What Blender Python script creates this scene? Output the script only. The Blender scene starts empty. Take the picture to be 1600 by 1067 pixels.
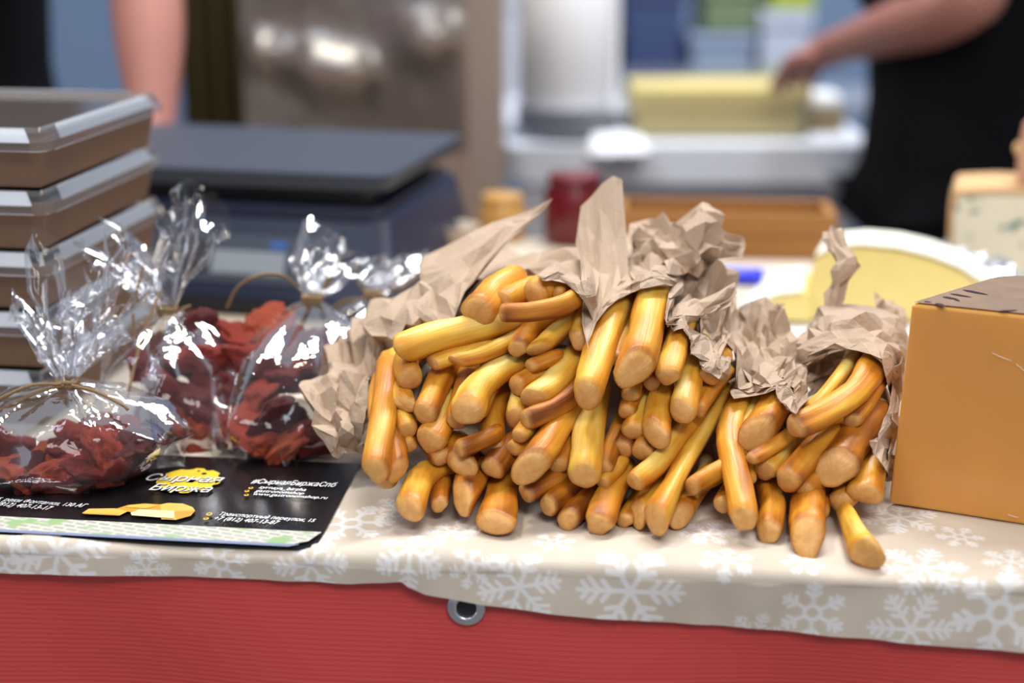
import bpy, bmesh, math, random
import numpy as np
from mathutils import Vector, Matrix, noise
from mathutils.geometry import delaunay_2d_cdt

# ------------------------------------------------------------------ camera, light, exposure
SC = bpy.context.scene
C = SC.collection
PITCH = math.radians(16.8)
CAMZ = 0.36
F = 1600 * 50 / 36.0
cam = bpy.data.cameras.new('camera'); cam.lens = 50; cam.sensor_width = 36
cam.clip_start = 0.02; cam.clip_end = 60
cam.dof.use_dof = True; cam.dof.focus_distance = 0.89; cam.dof.aperture_fstop = 2.4
camo = bpy.data.objects.new('camera', cam); C.objects.link(camo)
camo.location = (0, 0, CAMZ); camo.rotation_euler = (math.pi/2 - PITCH, 0, 0)
SC.camera = camo

w = bpy.data.worlds.new('hall'); SC.world = w; w.use_nodes = True
bg = w.node_tree.nodes['Background']; bg.inputs[0].default_value = (0.72, 0.78, 0.92, 1); bg.inputs[1].default_value = 0.50

def lamp(name, loc, target, size, power, col):
    l = bpy.data.lights.new(name, 'AREA'); l.shape = 'RECTANGLE'; l.size = size[0]; l.size_y = size[1]
    l.energy = power; l.color = col
    o = bpy.data.objects.new(name, l); C.objects.link(o); o.location = loc
    o.rotation_euler = (Vector(target) - Vector(loc)).to_track_quat('-Z', 'Y').to_euler()
    return o
lamp('ceiling_lamp_key', (-0.55, 1.35, 2.0), (0.0, 0.9, 0.05), (0.35, 0.22), 19, (1.0, 0.90, 0.74))
lamp('front_fill_lamp', (0.35, -0.75, 1.75), (0.05, 0.85, 0.0), (0.9, 0.5), 27, (1.0, 0.95, 0.88))  # soft fill without a fixture, added to light the front faces
lamp('ceiling_lamp_cool', (-1.2, 0.1, 2.2), (-0.1, 0.95, 0.05), (0.3, 0.9), 16, (0.80, 0.87, 1.0))
lamp('back_fill_lamp', (0.7, 2.0, 2.5), (0.4, 2.5, 0.0), (1.6, 0.4), 105, (0.92, 0.95, 1.0))  # unseen lamp added to brighten the white table and things behind
SC.view_settings.view_transform = 'Standard'
SC.view_settings.look = 'None'
SC.view_settings.gamma = 1
SC.view_settings.use_curve_mapping = False
SC.view_settings.exposure = -0.08
SC.cycles.transparent_max_bounces = 24

# ------------------------------------------------------------------ helpers
CP, SP = math.cos(PITCH), math.sin(PITCH)
CAM = Vector((0, 0, CAMZ))
def ray(px, py):
    a, b = (px - 800) / F, -(py - 533.5) / F
    return Vector((a, CP + b*SP, -SP + b*CP))
def at(px, py, D):
    r = ray(px, py); return CAM + r * (D / r.y)
def atz(px, py, z=0.0):
    r = ray(px, py); return CAM + r * ((z - CAMZ) / r.z)
def axial(p): return (p.y)*CP - (p.z - CAMZ)*SP

def srgb(r, g, b):
    f = lambda c: (c/255/12.92) if c/255 <= .04045 else ((c/255+.055)/1.055)**2.4
    return (f(r), f(g), f(b), 1)

MATS = {}
def mat(name, col, rough=.6, spec=.5, metal=0, noise_amt=0, noise_scale=40, bump=0, bump_scale=200, sub=0, coat=0, trans=0, sheen=0):
    m = bpy.data.materials.new(name); m.use_nodes = True; MATS[name] = m
    nt = m.node_tree; b = nt.nodes['Principled BSDF']
    b.inputs['Base Color'].default_value = col
    b.inputs['Roughness'].default_value = rough
    b.inputs['Specular IOR Level'].default_value = spec
    b.inputs['Metallic'].default_value = metal
    if sub:
        b.inputs['Subsurface Weight'].default_value = sub
        b.inputs['Subsurface Radius'].default_value = (.012, .006, .002); b.inputs['Subsurface Scale'].default_value = 1
    b.inputs['Coat Weight'].default_value = coat
    b.inputs['Transmission Weight'].default_value = trans
    tc = None
    if noise_amt or bump:
        tc = nt.nodes.new('ShaderNodeTexCoord')
    if noise_amt:
        n = nt.nodes.new('ShaderNodeTexNoise'); n.inputs['Scale'].default_value = noise_scale; n.inputs['Detail'].default_value = 4
        nt.links.new(tc.outputs['Object'], n.inputs['Vector'])
        r = nt.nodes.new('ShaderNodeMix'); r.data_type = 'RGBA'
        d = [max(0, c*(1-noise_amt)) for c in col[:3]] + [1]; l = [min(1, c*(1+noise_amt)) for c in col[:3]] + [1]
        r.inputs[6].default_value = d; r.inputs[7].default_value = l
        nt.links.new(n.outputs['Fac'], r.inputs[0]); nt.links.new(r.outputs[2], b.inputs['Base Color'])
    if bump:
        n = nt.nodes.new('ShaderNodeTexNoise'); n.inputs['Scale'].default_value = bump_scale; n.inputs['Detail'].default_value = 3
        nt.links.new(tc.outputs['Object'], n.inputs['Vector'])
        bp = nt.nodes.new('ShaderNodeBump'); bp.inputs['Strength'].default_value = bump; bp.inputs['Distance'].default_value = .002
        nt.links.new(n.outputs['Fac'], bp.inputs['Height']); nt.links.new(bp.outputs[0], b.inputs['Normal'])
    return m

def link(name, me, m=None, parent=None):
    o = bpy.data.objects.new(name, me); C.objects.link(o)
    if m is not None and not me.materials: me.materials.append(m)
    if parent: o.parent = parent
    return o
def mesh(name, vs, fs, m=None, parent=None, smooth=False):
    me = bpy.data.meshes.new(name); me.from_pydata([tuple(v) for v in vs], [], fs); me.update()
    if smooth: me.polygons.foreach_set('use_smooth', [True]*len(me.polygons))
    return link(name, me, m, parent)
def from_bm(name, bm, m=None, parent=None, smooth=False):
    me = bpy.data.meshes.new(name); bm.to_mesh(me); bm.free()
    if smooth: me.polygons.foreach_set('use_smooth', [True]*len(me.polygons))
    return link(name, me, m, parent)
def empty(name, loc=(0, 0, 0), rz=0):
    o = bpy.data.objects.new(name, None); C.objects.link(o); o.location = loc; o.rotation_euler = (0, 0, rz)
    o.empty_display_size = .02
    bpy.context.view_layer.update()
    return o
def tag(o, label, cat, group=None, kind=None):
    o['label'] = label; o['category'] = cat
    if group: o['group'] = group
    if kind: o['kind'] = kind
    return o
def struct(o, label=None, cat=None):
    o['kind'] = 'structure'
    if label: o['label'] = label
    if cat: o['category'] = cat
    return o
def box_bm(bm, x0, x1, y0, y1, z0, z1, bev=0, seg=2):
    r = bmesh.ops.create_cube(bm, size=1)
    for v in r['verts']:
        v.co = Vector(((x0+x1)/2 + v.co.x*(x1-x0), (y0+y1)/2 + v.co.y*(y1-y0), (z0+z1)/2 + v.co.z*(z1-z0)))
    if bev:
        es = list({e for v in r['verts'] for e in v.link_edges})
        bmesh.ops.bevel(bm, geom=es, offset=bev, segments=seg, affect='EDGES', profile=.5)
def box(name, x0, x1, y0, y1, z0, z1, m, parent=None, bev=0.0, seg=2):
    bm = bmesh.new(); box_bm(bm, x0, x1, y0, y1, z0, z1, bev, seg); return from_bm(name, bm, m, parent)
def prism(name, poly, z0, z1, m, parent=None, bev=0.0, top=None, seg=2):
    """vertical prism over a list of (x, y); 'top' may give another outline for the top"""
    bm = bmesh.new(); top = top or poly
    a = [bm.verts.new((x, y, z0)) for x, y in poly]; b = [bm.verts.new((x, y, z1)) for x, y in top]
    bm.faces.new(a[::-1]); bm.faces.new(b); n = len(a)
    for i in range(n): bm.faces.new((a[i], a[(i+1) % n], b[(i+1) % n], b[i]))
    if bev: bmesh.ops.bevel(bm, geom=bm.edges[:], offset=bev, segments=seg, affect='EDGES', profile=.5)
    bmesh.ops.recalc_face_normals(bm, faces=bm.faces)
    return from_bm(name, bm, m, parent)
def rrect(w_, d_, r, n=5):
    pts = []
    for cx, cy, a0 in ((w_/2-r, d_/2-r, 0), (-w_/2+r, d_/2-r, 90), (-w_/2+r, -d_/2+r, 180), (w_/2-r, -d_/2+r, 270)):
        for i in range(n+1):
            a = math.radians(a0 + 90*i/n); pts.append((cx + r*math.cos(a), cy + r*math.sin(a)))
    return pts
def lathe(name, prof, m, parent=None, n=24, loc=(0, 0, 0), smooth=True):
    vs, fs = [], []
    for r, z in prof:
        for i in range(n):
            a = 2*math.pi*i/n; vs.append((loc[0]+r*math.cos(a), loc[1]+r*math.sin(a), loc[2]+z))
    for k in range(len(prof)-1):
        for i in range(n):
            fs.append((k*n+i, k*n+(i+1) % n, (k+1)*n+(i+1) % n, (k+1)*n+i))
    fs.append(tuple(range(n))[::-1]); fs.append(tuple((len(prof)-1)*n+i for i in range(n)))
    return mesh(name, vs, fs, m, parent, smooth)
def spline(pts, n):
    """Catmull-Rom through pts, n samples"""
    P = [Vector(p) for p in pts]; P = [2*P[0]-P[1]] + P + [2*P[-1]-P[-2]]
    out = []; segs = len(P)-3
    for i in range(n):
        t = i/(n-1)*segs; k = min(int(t), segs-1); t -= k
        a, b, c, d = P[k:k+4]
        out.append(.5*((2*b) + (c-a)*t + (2*a-5*b+4*c-d)*t*t + (3*b-a-3*c+d)*t**3))
    return out
def tube_data(pts, rad, n=8):
    vs, fs = [], []; N = len(pts); up = Vector((0, 0, 1))
    for i, p in enumerate(pts):
        d = (pts[min(i+1, N-1)] - pts[max(i-1, 0)]).normalized()
        s = d.cross(up)
        if s.length < .05: s = Vector((1, 0, 0))
        s.normalize(); u = s.cross(d)
        r = rad[i] if hasattr(rad, '__len__') else rad
        for k in range(n):
            a = 2*math.pi*k/n; vs.append(p + s*math.cos(a)*r + u*math.sin(a)*r)
    for i in range(N-1):
        for k in range(n):
            fs.append((i*n+k, i*n+(k+1) % n, (i+1)*n+(k+1) % n, (i+1)*n+k))
    fs.append(tuple(range(n))[::-1]); fs.append(tuple((N-1)*n+k for k in range(n)))
    return vs, fs
def tube(name, pts, rad, m, parent=None, n=8, samples=24):
    vs, fs = tube_data(spline(pts, samples), rad, n); return mesh(name, vs, fs, m, parent, True)

# ------------------------------------------------------------------ materials
kraft = mat('kraft_paper', srgb(181, 158, 136), .75, .25, noise_amt=.10, noise_scale=60, bump=.25, bump_scale=500)
kraft_box = mat('kraft_board', srgb(128, 100, 80), .7, .3, noise_amt=.08, noise_scale=120)
red = mat('red_banner', srgb(202, 72, 68), .5, .4)
steel = mat('steel', (.62, .65, .70, 1), .28, .5, 1)
black = mat('black_hole', (.008, .007, .010, 1), .6)
white_pl = mat('white_plastic', srgb(236, 238, 242), .35)
twine_m = mat('twine', srgb(140, 114, 82), .9, .2, noise_amt=.3, noise_scale=900, bump=.5, bump_scale=1200)
slate = mat('slate_pan', srgb(62, 68, 80), .6, .3)
navy = mat('navy_plastic', srgb(34, 42, 66), .4, .5)
darkpl = mat('dark_plastic', srgb(24, 26, 34), .45, .4)
skin = mat('skin', srgb(172, 118, 106), .55, .3, sub=.15, noise_amt=.05, noise_scale=30)
blackcloth = mat('black_cloth', (.006, .006, .008, 1), .9, .1)
olive = mat('olive_cloth', srgb(66, 58, 34), .9, .1, noise_amt=.15, noise_scale=8)
jeans = mat('trouser_cloth', srgb(70, 64, 44), .9, .1)
hair_m = mat('hair', srgb(50, 38, 30), .6)
cardboard = mat('cardboard', srgb(158, 136, 120), .8, .2, noise_amt=.06, noise_scale=6)
wood = mat('wood', srgb(176, 124, 62), .6, .3, noise_amt=.2, noise_scale=14)
enamel = mat('white_enamel', srgb(226, 230, 238), .35)
paper_w = mat('white_paper', srgb(238, 238, 240), .7)
cream = mat('pale_cheese', srgb(236, 218, 140), .45, .4, sub=.2, noise_amt=.05, noise_scale=60)
rind = mat('white_rind', srgb(238, 236, 222), .8, .2, bump=.2, bump_scale=200)

def film_mat(name, tint, haze, rough, ior=1.5, gain=1.0, wrinkle=0):
    m = bpy.data.materials.new(name); m.use_nodes = True; nt = m.node_tree; nt.nodes.clear()
    out = nt.nodes.new('ShaderNodeOutputMaterial')
    tr = nt.nodes.new('ShaderNodeBsdfTransparent'); tr.inputs[0].default_value = tint
    gl = nt.nodes.new('ShaderNodeBsdfGlossy'); gl.inputs['Roughness'].default_value = rough; gl.inputs[0].default_value = (1, 1, 1, 1)
    df = nt.nodes.new('ShaderNodeBsdfDiffuse'); df.inputs[0].default_value = (.9, .92, .95, 1)
    fr = nt.nodes.new('ShaderNodeFresnel'); fr.inputs[0].default_value = ior
    if wrinkle:
        tc = nt.nodes.new('ShaderNodeTexCoord'); nz = nt.nodes.new('ShaderNodeTexNoise'); nz.inputs['Scale'].default_value = 70; nz.inputs['Detail'].default_value = 3; nt.links.new(tc.outputs['Object'], nz.inputs['Vector'])
        bp = nt.nodes.new('ShaderNodeBump'); bp.inputs['Strength'].default_value = wrinkle; bp.inputs['Distance'].default_value = .004; nt.links.new(nz.outputs['Fac'], bp.inputs['Height']); nt.links.new(bp.outputs[0], gl.inputs['Normal'])
    mu = nt.nodes.new('ShaderNodeMath'); mu.operation = 'MULTIPLY'; mu.inputs[1].default_value = gain; mu.use_clamp = True
    m1 = nt.nodes.new('ShaderNodeMixShader'); m1.inputs[0].default_value = haze
    m2 = nt.nodes.new('ShaderNodeMixShader')
    nt.links.new(tr.outputs[0], m1.inputs[1]); nt.links.new(df.outputs[0], m1.inputs[2])
    nt.links.new(fr.outputs[0], mu.inputs[0]); nt.links.new(mu.outputs[0], m2.inputs[0])
    nt.links.new(m1.outputs[0], m2.inputs[1]); nt.links.new(gl.outputs[0], m2.inputs[2])
    nt.links.new(m2.outputs[0], out.inputs[0])
    return m
film = film_mat('cellophane', (.97, .97, .98, 1), .012, .045, 1.45, .5, .28)
lidfilm = film_mat('lid_plastic', (.95, .95, .95, 1), .06, .10, 1.45, 1.0)
wrapfilm = film_mat('cling_film', (1, 1, 1, 1), .0, .05, 1.3, .5)

# cheese stick material: streaks of brown, orange and yellow along the stick, pale cut ends
def stick_material():
    m = bpy.data.materials.new('smoked_cheese'); m.use_nodes = True; nt = m.node_tree; b = nt.nodes['Principled BSDF']
    N = nt.nodes.new; L = nt.links.new
    uv = N('ShaderNodeAttribute'); uv.attribute_name = 'stick'; uv.attribute_type = 'GEOMETRY'   # (angle-ish x, y around, length)
    oi = N('ShaderNodeObjectInfo')
    off = N('ShaderNodeVectorMath'); off.operation = 'ADD'
    cmb = N('ShaderNodeCombineXYZ'); mul = N('ShaderNodeMath'); mul.operation = 'MULTIPLY'; mul.inputs[1].default_value = 37
    tone = N('ShaderNodeAttribute'); tone.attribute_name = 'tone'; tone.attribute_type = 'GEOMETRY'
    L(oi.outputs['Random'], mul.inputs[0]); L(mul.outputs[0], cmb.inputs[0]); L(mul.outputs[0], cmb.inputs[2])
    L(uv.outputs['Vector'], off.inputs[0]); L(cmb.outputs[0], off.inputs[1])
    n1 = N('ShaderNodeTexNoise'); n1.inputs['Scale'].default_value = 1.0; n1.inputs['Detail'].default_value = 2.5; n1.inputs['Roughness'].default_value = .5
    L(off.outputs[0], n1.inputs['Vector'])
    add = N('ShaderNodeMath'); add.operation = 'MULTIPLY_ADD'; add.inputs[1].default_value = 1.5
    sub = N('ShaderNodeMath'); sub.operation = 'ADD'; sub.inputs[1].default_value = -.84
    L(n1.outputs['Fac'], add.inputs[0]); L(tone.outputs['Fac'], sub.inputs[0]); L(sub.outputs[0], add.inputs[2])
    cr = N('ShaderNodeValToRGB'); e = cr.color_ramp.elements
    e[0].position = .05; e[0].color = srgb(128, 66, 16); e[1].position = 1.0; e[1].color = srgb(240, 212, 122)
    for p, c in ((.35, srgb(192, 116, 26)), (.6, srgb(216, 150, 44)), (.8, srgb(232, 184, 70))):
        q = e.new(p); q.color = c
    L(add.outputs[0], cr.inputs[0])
    end = N('ShaderNodeAttribute'); end.attribute_name = 'cut'; end.attribute_type = 'GEOMETRY'
    n2 = N('ShaderNodeTexNoise'); n2.inputs['Scale'].default_value = 260; n2.inputs['Detail'].default_value = 3
    tc = N('ShaderNodeTexCoord'); L(tc.outputs['Object'], n2.inputs['Vector'])
    ec = N('ShaderNodeMix'); ec.data_type = 'RGBA'; ec.inputs[6].default_value = srgb(196, 132, 66); ec.inputs[7].default_value = srgb(230, 180, 106)
    L(n2.outputs['Fac'], ec.inputs[0])
    mx = N('ShaderNodeMix'); mx.data_type = 'RGBA'
    L(end.outputs['Fac'], mx.inputs[0]); L(cr.outputs[0], mx.inputs[6]); L(ec.outputs[2], mx.inputs[7])
    L(mx.outputs[2], b.inputs['Base Color'])
    b.inputs['Roughness'].default_value = .36; b.inputs['Specular IOR Level'].default_value = .45
    b.inputs['Subsurface Weight'].default_value = .25; b.inputs['Subsurface Radius'].default_value = (.008, .004, .001); b.inputs['Subsurface Scale'].default_value = 1
    bp = N('ShaderNodeBump'); bp.inputs['Strength'].default_value = .35; bp.inputs['Distance'].default_value = .0012
    n3 = N('ShaderNodeTexNoise'); n3.inputs['Scale'].default_value = 1.6; n3.inputs['Detail'].default_value = 6; n3.inputs['Roughness'].default_value = .6
    mp = N('ShaderNodeMapping'); mp.inputs['Scale'].default_value = (5, 5, .8); L(off.outputs[0], mp.inputs[0]); L(mp.outputs[0], n3.inputs['Vector'])
    rr = N('ShaderNodeMapRange'); rr.inputs[1].default_value = .3; rr.inputs[2].default_value = .7; rr.inputs[3].default_value = .28; rr.inputs[4].default_value = .55; L(n3.outputs['Fac'], rr.inputs[0]); L(rr.outputs[0], b.inputs['Roughness'])
    L(n3.outputs['Fac'], bp.inputs['Height']); L(bp.outputs[0], b.inputs['Normal'])
    return m
stick_mat = stick_material()

# ------------------------------------------------------------------ setting
floor_m = mat('floor', srgb(120, 116, 112), .6, noise_amt=.1, noise_scale=3)
wall_m = mat('wall_blue', srgb(120, 142, 172), .8, noise_amt=.08, noise_scale=1.2)
struct(box('floor', -4, 4, -1.5, 4.6, -.80, -.75, floor_m))
struct(box('wall_back', -4, 4, 4.4, 4.5, -.75, 2.6, wall_m))

# ------------------------------------------------------------------ table, tablecloth, banner
TA = -math.atan(.0908)                       # the stall table is turned a little: its right end is nearer
EO = Vector((-.307, .782, 0))                # a point on the front edge
ED = Vector((math.cos(TA), math.sin(TA), 0)) # along the front edge, to the right
EN = Vector((-math.sin(TA), math.cos(TA), 0))# towards the back
def tb(s, t, z=0.0): return EO + ED*s + EN*t + Vector((0, 0, z))
def to_st(p): q = Vector(p) - EO; return q.dot(ED), q.dot(EN)
TD = .83
table = empty('market_table', (0, 0, -.75))
def tbox(name, s0, s1, t0, t1, z0, z1, m, parent):
    poly = [tb(s0, t0), tb(s1, t0), tb(s1, t1), tb(s0, t1)]
    o = prism(name, [(p.x, p.y) for p in poly], z0, z1, m); o.parent = parent
    o.matrix_parent_inverse = parent.matrix_world.inverted(); return o
tbox('table_top', -.45, 1.15, .006, TD, -.03, -.002, wood, table)
for s in (-.42, 1.10):
    for t in (.05, TD-.06): tbox('leg', s, s+.04, t, t+.04, -.75, -.03, wood, table)
tag(table, 'wooden stall table hidden beneath the snowflake tablecloth', 'table')

hem_px = [(-60, 895), (0, 897), (150, 900), (300, 905), (450, 911), (550, 914), (600, 911), (628, 908), (640, 917), (665, 927), (700, 933), (760, 945),
          (830, 954), (900, 962), (1000, 971), (1100, 981), (1300, 999), (1450, 1009), (1600, 1017), (1680, 1022)]
def on_front(px, py):
    """pixel onto the hanging front plane of the cloth: (s, drop)"""
    r = ray(px, py); n = EN; k = ((EO - EN*.006) - CAM).dot(n) / r.dot(n); p = CAM + r*k
    return (p-EO).dot(ED), -p.z
hem = sorted(on_front(*h) for h in hem_px)
def hem_drop(s): return float(np.interp(s, [h[0] for h in hem], [h[1] for h in hem]))
RE = .007
def cloth_point(s, a):
    """a: arc distance from the fold, a<0 on top, a>0 hanging"""
    b = .0045*math.exp(-((s-.262)/.030)**2) + .0022*math.exp(-((s-.34)/.05)**2) + .0016*math.sin(s*31+1)*math.exp(-(a/.05)**2)
    q = RE*math.pi/2
    wob = .0008*noise.noise(Vector((s*18, a*22, 3))) + .0006*noise.noise(Vector((s*50, a*30, 7)))
    if a < 0:
        k = math.exp(-(a/.030)**2); return s, -a + RE - .006, .001 + b*k + wob*1.2
    if a < q:
        t = a/RE; return s, RE - .006 - RE*math.sin(t) - b*.7*math.sin(t), .001 - RE*(1-math.cos(t)) + b*math.cos(t) + wob
    d = a - q
    return s, -.006 - b*.7 - .003*math.sin(s*23+.5)*min(1, d/.03) + wob*2, .001 - RE - d
fl_list = [(985, 925, .030, 0, 0), (812, 918, .024, .2, 0), (640, 868, .021, .5, 0), (485, 886, .022, .1, 0), (345, 884, .017, .3, 1), (92, 866, .030, .25, 0),
           (548, 822, .026, .2, 1), (1270, 962, .019, .52, 1), (1422, 985, .023, .05, 0), (1562, 958, .027, .3, 1), (1440, 888, .026, .1, 0), (1500, 842, .014, 0, 1),
           (1135, 882, .016, .4, 1), (1105, 838, .017, .1, 0), (1405, 812, .024, .3, 0), (865, 852, .013, .2, 1), (705, 838, .016, .1, 0), (20, 884, .018, .4, 1),
           (1255, 885, .012, 0, 1), (1580, 880, .017, .2, 0), (1180, 1000, .016, .2, 0), (735, 890, .012, .3, 1), (230, 893, .014, .1, 0), (620, 800, .02, .1, 0)]
fl = []
for px, py, R, rot, ty in fl_list:
    p = atz(px, py, 0.0); s, t = to_st(p)
    if t > .004: fl.append((s, -(t), R, rot, ty))
    else:
        s, d = on_front(px, py); fl.append((s, d - RE + RE*math.pi/2, R, rot, ty))
S_ = np.concatenate([[-.46, -.43], np.arange(-.40, .80, .0013), [.85, .95, 1.05, 1.16]])
def seg_d(x, y, x0, y0, x1, y1):
    dx, dy = x1-x0, y1-y0; t = np.clip(((x-x0)*dx + (y-y0)*dy)/(dx*dx+dy*dy), 0, 1)
    return np.hypot(x-x0-t*dx, y-y0-t*dy)
def flake(dx, dy, R, rot, ty):
    r = np.hypot(dx, dy); a = np.arctan2(dy, dx) + rot; a = np.mod(a + math.pi/6, math.pi/3) - math.pi/6
    x, y = r*np.cos(a)/R, np.abs(r*np.sin(a))/R
    d = seg_d(x, y, .0 if ty == 0 else .22, 0, 1, 0)
    for b, l in (((.38, .26), (.60, .30), (.80, .20)) if ty == 0 else ((.55, .26), (.78, .2))):
        d = np.minimum(d, seg_d(x, y, b, 0, b+l*.6, l*.8))
    if ty == 1: d = np.minimum(d, seg_d(x, y, .24, 0, .20, .125))
    wd = .035 if ty == 0 else .05
    return np.clip(1 - (d - wd)/.03, 0, 1)
A_top = [-(TD+.01), -.6, -.4, -.3, -.25, -.2]
A_ = np.concatenate([A_top, np.arange(-.17, RE*math.pi/2, .0013)])
nh = 46
cols = len(S_); vs = []; par = []
for s in S_:
    for a in A_:
        vs.append(cloth_point(s, a)); par.append((s, a))
    dr = max(.004, hem_drop(min(max(s, hem[0][0]), hem[-1][0])) - RE)
    for k in range(1, nh+1):
        a = RE*math.pi/2 + dr*k/nh; vs.append(cloth_point(s, a)); par.append((s, a))
nrow = len(A_) + nh
vs3 = [tb(s, t, z) for s, t, z in vs]
fs = []
for i in range(cols-1):
    for j in range(nrow-1):
        a = i*nrow + j; fs.append((a, a+1, a+nrow+1, a+nrow))
par = np.array(par); pm = np.zeros(len(par))
for s, a, R, rot, ty in fl:
    near = (np.abs(par[:, 0]-s) < R*1.1) & (np.abs(par[:, 1]-a) < R*1.1)
    pm[near] = np.maximum(pm[near], flake(par[near, 0]-s, par[near, 1]-a, R, rot, ty))
def cloth_material():
    m = bpy.data.materials.new('linen_print'); m.use_nodes = True; nt = m.node_tree; b = nt.nodes['Principled BSDF']; N = nt.nodes.new; L = nt.links.new
    at_ = N('ShaderNodeAttribute'); at_.attribute_name = 'print'
    tc = N('ShaderNodeTexCoord'); n = N('ShaderNodeTexNoise'); n.inputs['Scale'].default_value = 30; n.inputs['Detail'].default_value = 5
    L(tc.outputs['Object'], n.inputs['Vector'])
    mp = N('ShaderNodeMapping'); mp.inputs['Rotation'].default_value = (0, 0, -TA); mp.inputs['Scale'].default_value = (1, 1, 1); L(tc.outputs['Object'], mp.inputs[0])
    w1 = N('ShaderNodeTexWave'); w1.bands_direction = 'X'; w1.inputs['Scale'].default_value = 380; w1.inputs['Distortion'].default_value = 1.5; L(mp.outputs[0], w1.inputs['Vector'])
    w2 = N('ShaderNodeTexWave'); w2.bands_direction = 'DIAGONAL'; w2.inputs['Scale'].default_value = 380; w2.inputs['Distortion'].default_value = 1.5; L(mp.outputs[0], w2.inputs['Vector'])
    av = N('ShaderNodeMath'); av.operation = 'ADD'; L(w1.outputs['Fac'], av.inputs[0]); L(w2.outputs['Fac'], av.inputs[1])
    c = N('ShaderNodeMix'); c.data_type = 'RGBA'; c.inputs[6].default_value = srgb(192, 178, 160); c.inputs[7].default_value = srgb(212, 200, 184); L(n.outputs['Fac'], c.inputs[0])
    c2 = N('ShaderNodeMix'); c2.data_type = 'RGBA'; c2.inputs[7].default_value = srgb(236, 237, 240)
    k = N('ShaderNodeMath'); k.operation = 'MULTIPLY'; k.inputs[1].default_value = .6; L(at_.outputs['Fac'], k.inputs[0])
    L(k.outputs[0], c2.inputs[0]); L(c.outputs[2], c2.inputs[6]); L(c2.outputs[2], b.inputs['Base Color'])
    b.inputs['Roughness'].default_value = .85; b.inputs['Specular IOR Level'].default_value = .2
    bp = N('ShaderNodeBump'); bp.inputs['Strength'].default_value = .25; bp.inputs['Distance'].default_value = .0004
    L(av.outputs[0], bp.inputs['Height']); L(bp.outputs[0], b.inputs['Normal'])
    return m
cl = mesh('tablecloth', vs3, fs, cloth_material(), None, True)
att = cl.data.attributes.new('print', 'FLOAT', 'POINT'); att.data.foreach_set('value', pm.astype(np.float32))
tag(cl, 'beige linen tablecloth printed with white snowflakes over the stall table', 'tablecloth')

def banner_material():
    m = MATS['red_banner']; nt = m.node_tree; b = nt.nodes['Principled BSDF']; N = nt.nodes.new; L = nt.links.new
    tc = N('ShaderNodeTexCoord'); wv = N('ShaderNodeTexWave'); wv.bands_direction = 'Z'; wv.inputs['Scale'].default_value = 95; wv.inputs['Distortion'].default_value = 1.2; wv.inputs['Detail'].default_value = 2
    L(tc.outputs['Object'], wv.inputs['Vector']); n = N('ShaderNodeTexNoise'); n.inputs['Scale'].default_value = 9; L(tc.outputs['Object'], n.inputs['Vector'])
    bp = N('ShaderNodeBump'); bp.inputs['Strength'].default_value = .18; bp.inputs['Distance'].default_value = .0008
    L(wv.outputs['Fac'], bp.inputs['Height']); L(bp.outputs[0], b.inputs['Normal'])
banner_material()
gs, gd = on_front(728, 952)
gc = (gs, -gd)
bv, bf = [], []
GS = np.linspace(-.45, 1.15, 161); GZ = np.linspace(-.012, -.45, 44)
for s in GS:
    for z in GZ:
        bv.append(tb(s, -.0005 + .004*math.sin(s*14+1)*min(1, -z/.1) + .003*math.sin(s*31+z*9)*min(1, -z/.1) + .006*noise.noise(Vector((s*5, z*9, 1)))*min(1, -z/.05), z))
for i in range(len(GS)-1):
    for j in range(len(GZ)-1):
        a = i*len(GZ)+j; bf.append((a, a+1, a+len(GZ)+1, a+len(GZ)))
ban = mesh('banner', bv, bf, red, None, True)
tag(ban, 'red ribbed fabric banner hanging below the tablecloth hem', 'banner')
def ring_on_front(name, prof, m, parent):
    vs, fs = [], []; n = 32
    for r, o in prof:
        for i in range(n):
            a = 2*math.pi*i/n; vs.append(tb(gc[0]+r*math.cos(a), -.004-o, gc[1]+r*math.sin(a)))
    for k in range(len(prof)-1):
        for i in range(n): fs.append((k*n+i, k*n+(i+1) % n, (k+1)*n+(i+1) % n, (k+1)*n+i))
    if prof[-1][0] < .006: fs.append(tuple((len(prof)-1)*n+i for i in range(n)))
    return mesh(name, vs, fs, m, parent, True)
gr = ring_on_front('grommet', [(.0115, -.004), (.0115, .0004), (.0105, .0014), (.0090, .0010), (.0082, .0016), (.0068, .0018), (.0060, .0008), (.0058, -.002)], steel, ban)
gr['label'] = 'steel eyelet ring'
ring_on_front('eyelet_dark', [(.0062, -.0002), (.0056, -.0006), (.003, -.0008)], black, gr)  # black disc painted in for the dark behind the eyelet

# ------------------------------------------------------------------ cheese sticks
STICKS = []
def S(path, w0, w1, tone, label, sl=(0, 0), k=.55, near=0.0, flat=1.0, rib=0, flare=0.0, dome=.34):
    STICKS.append(dict(path=path, w0=w0, w1=w1, tone=tone, label=label, sl=sl, k=k, near=near, flat=flat, rib=rib, flare=flare, dome=dome))
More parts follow.
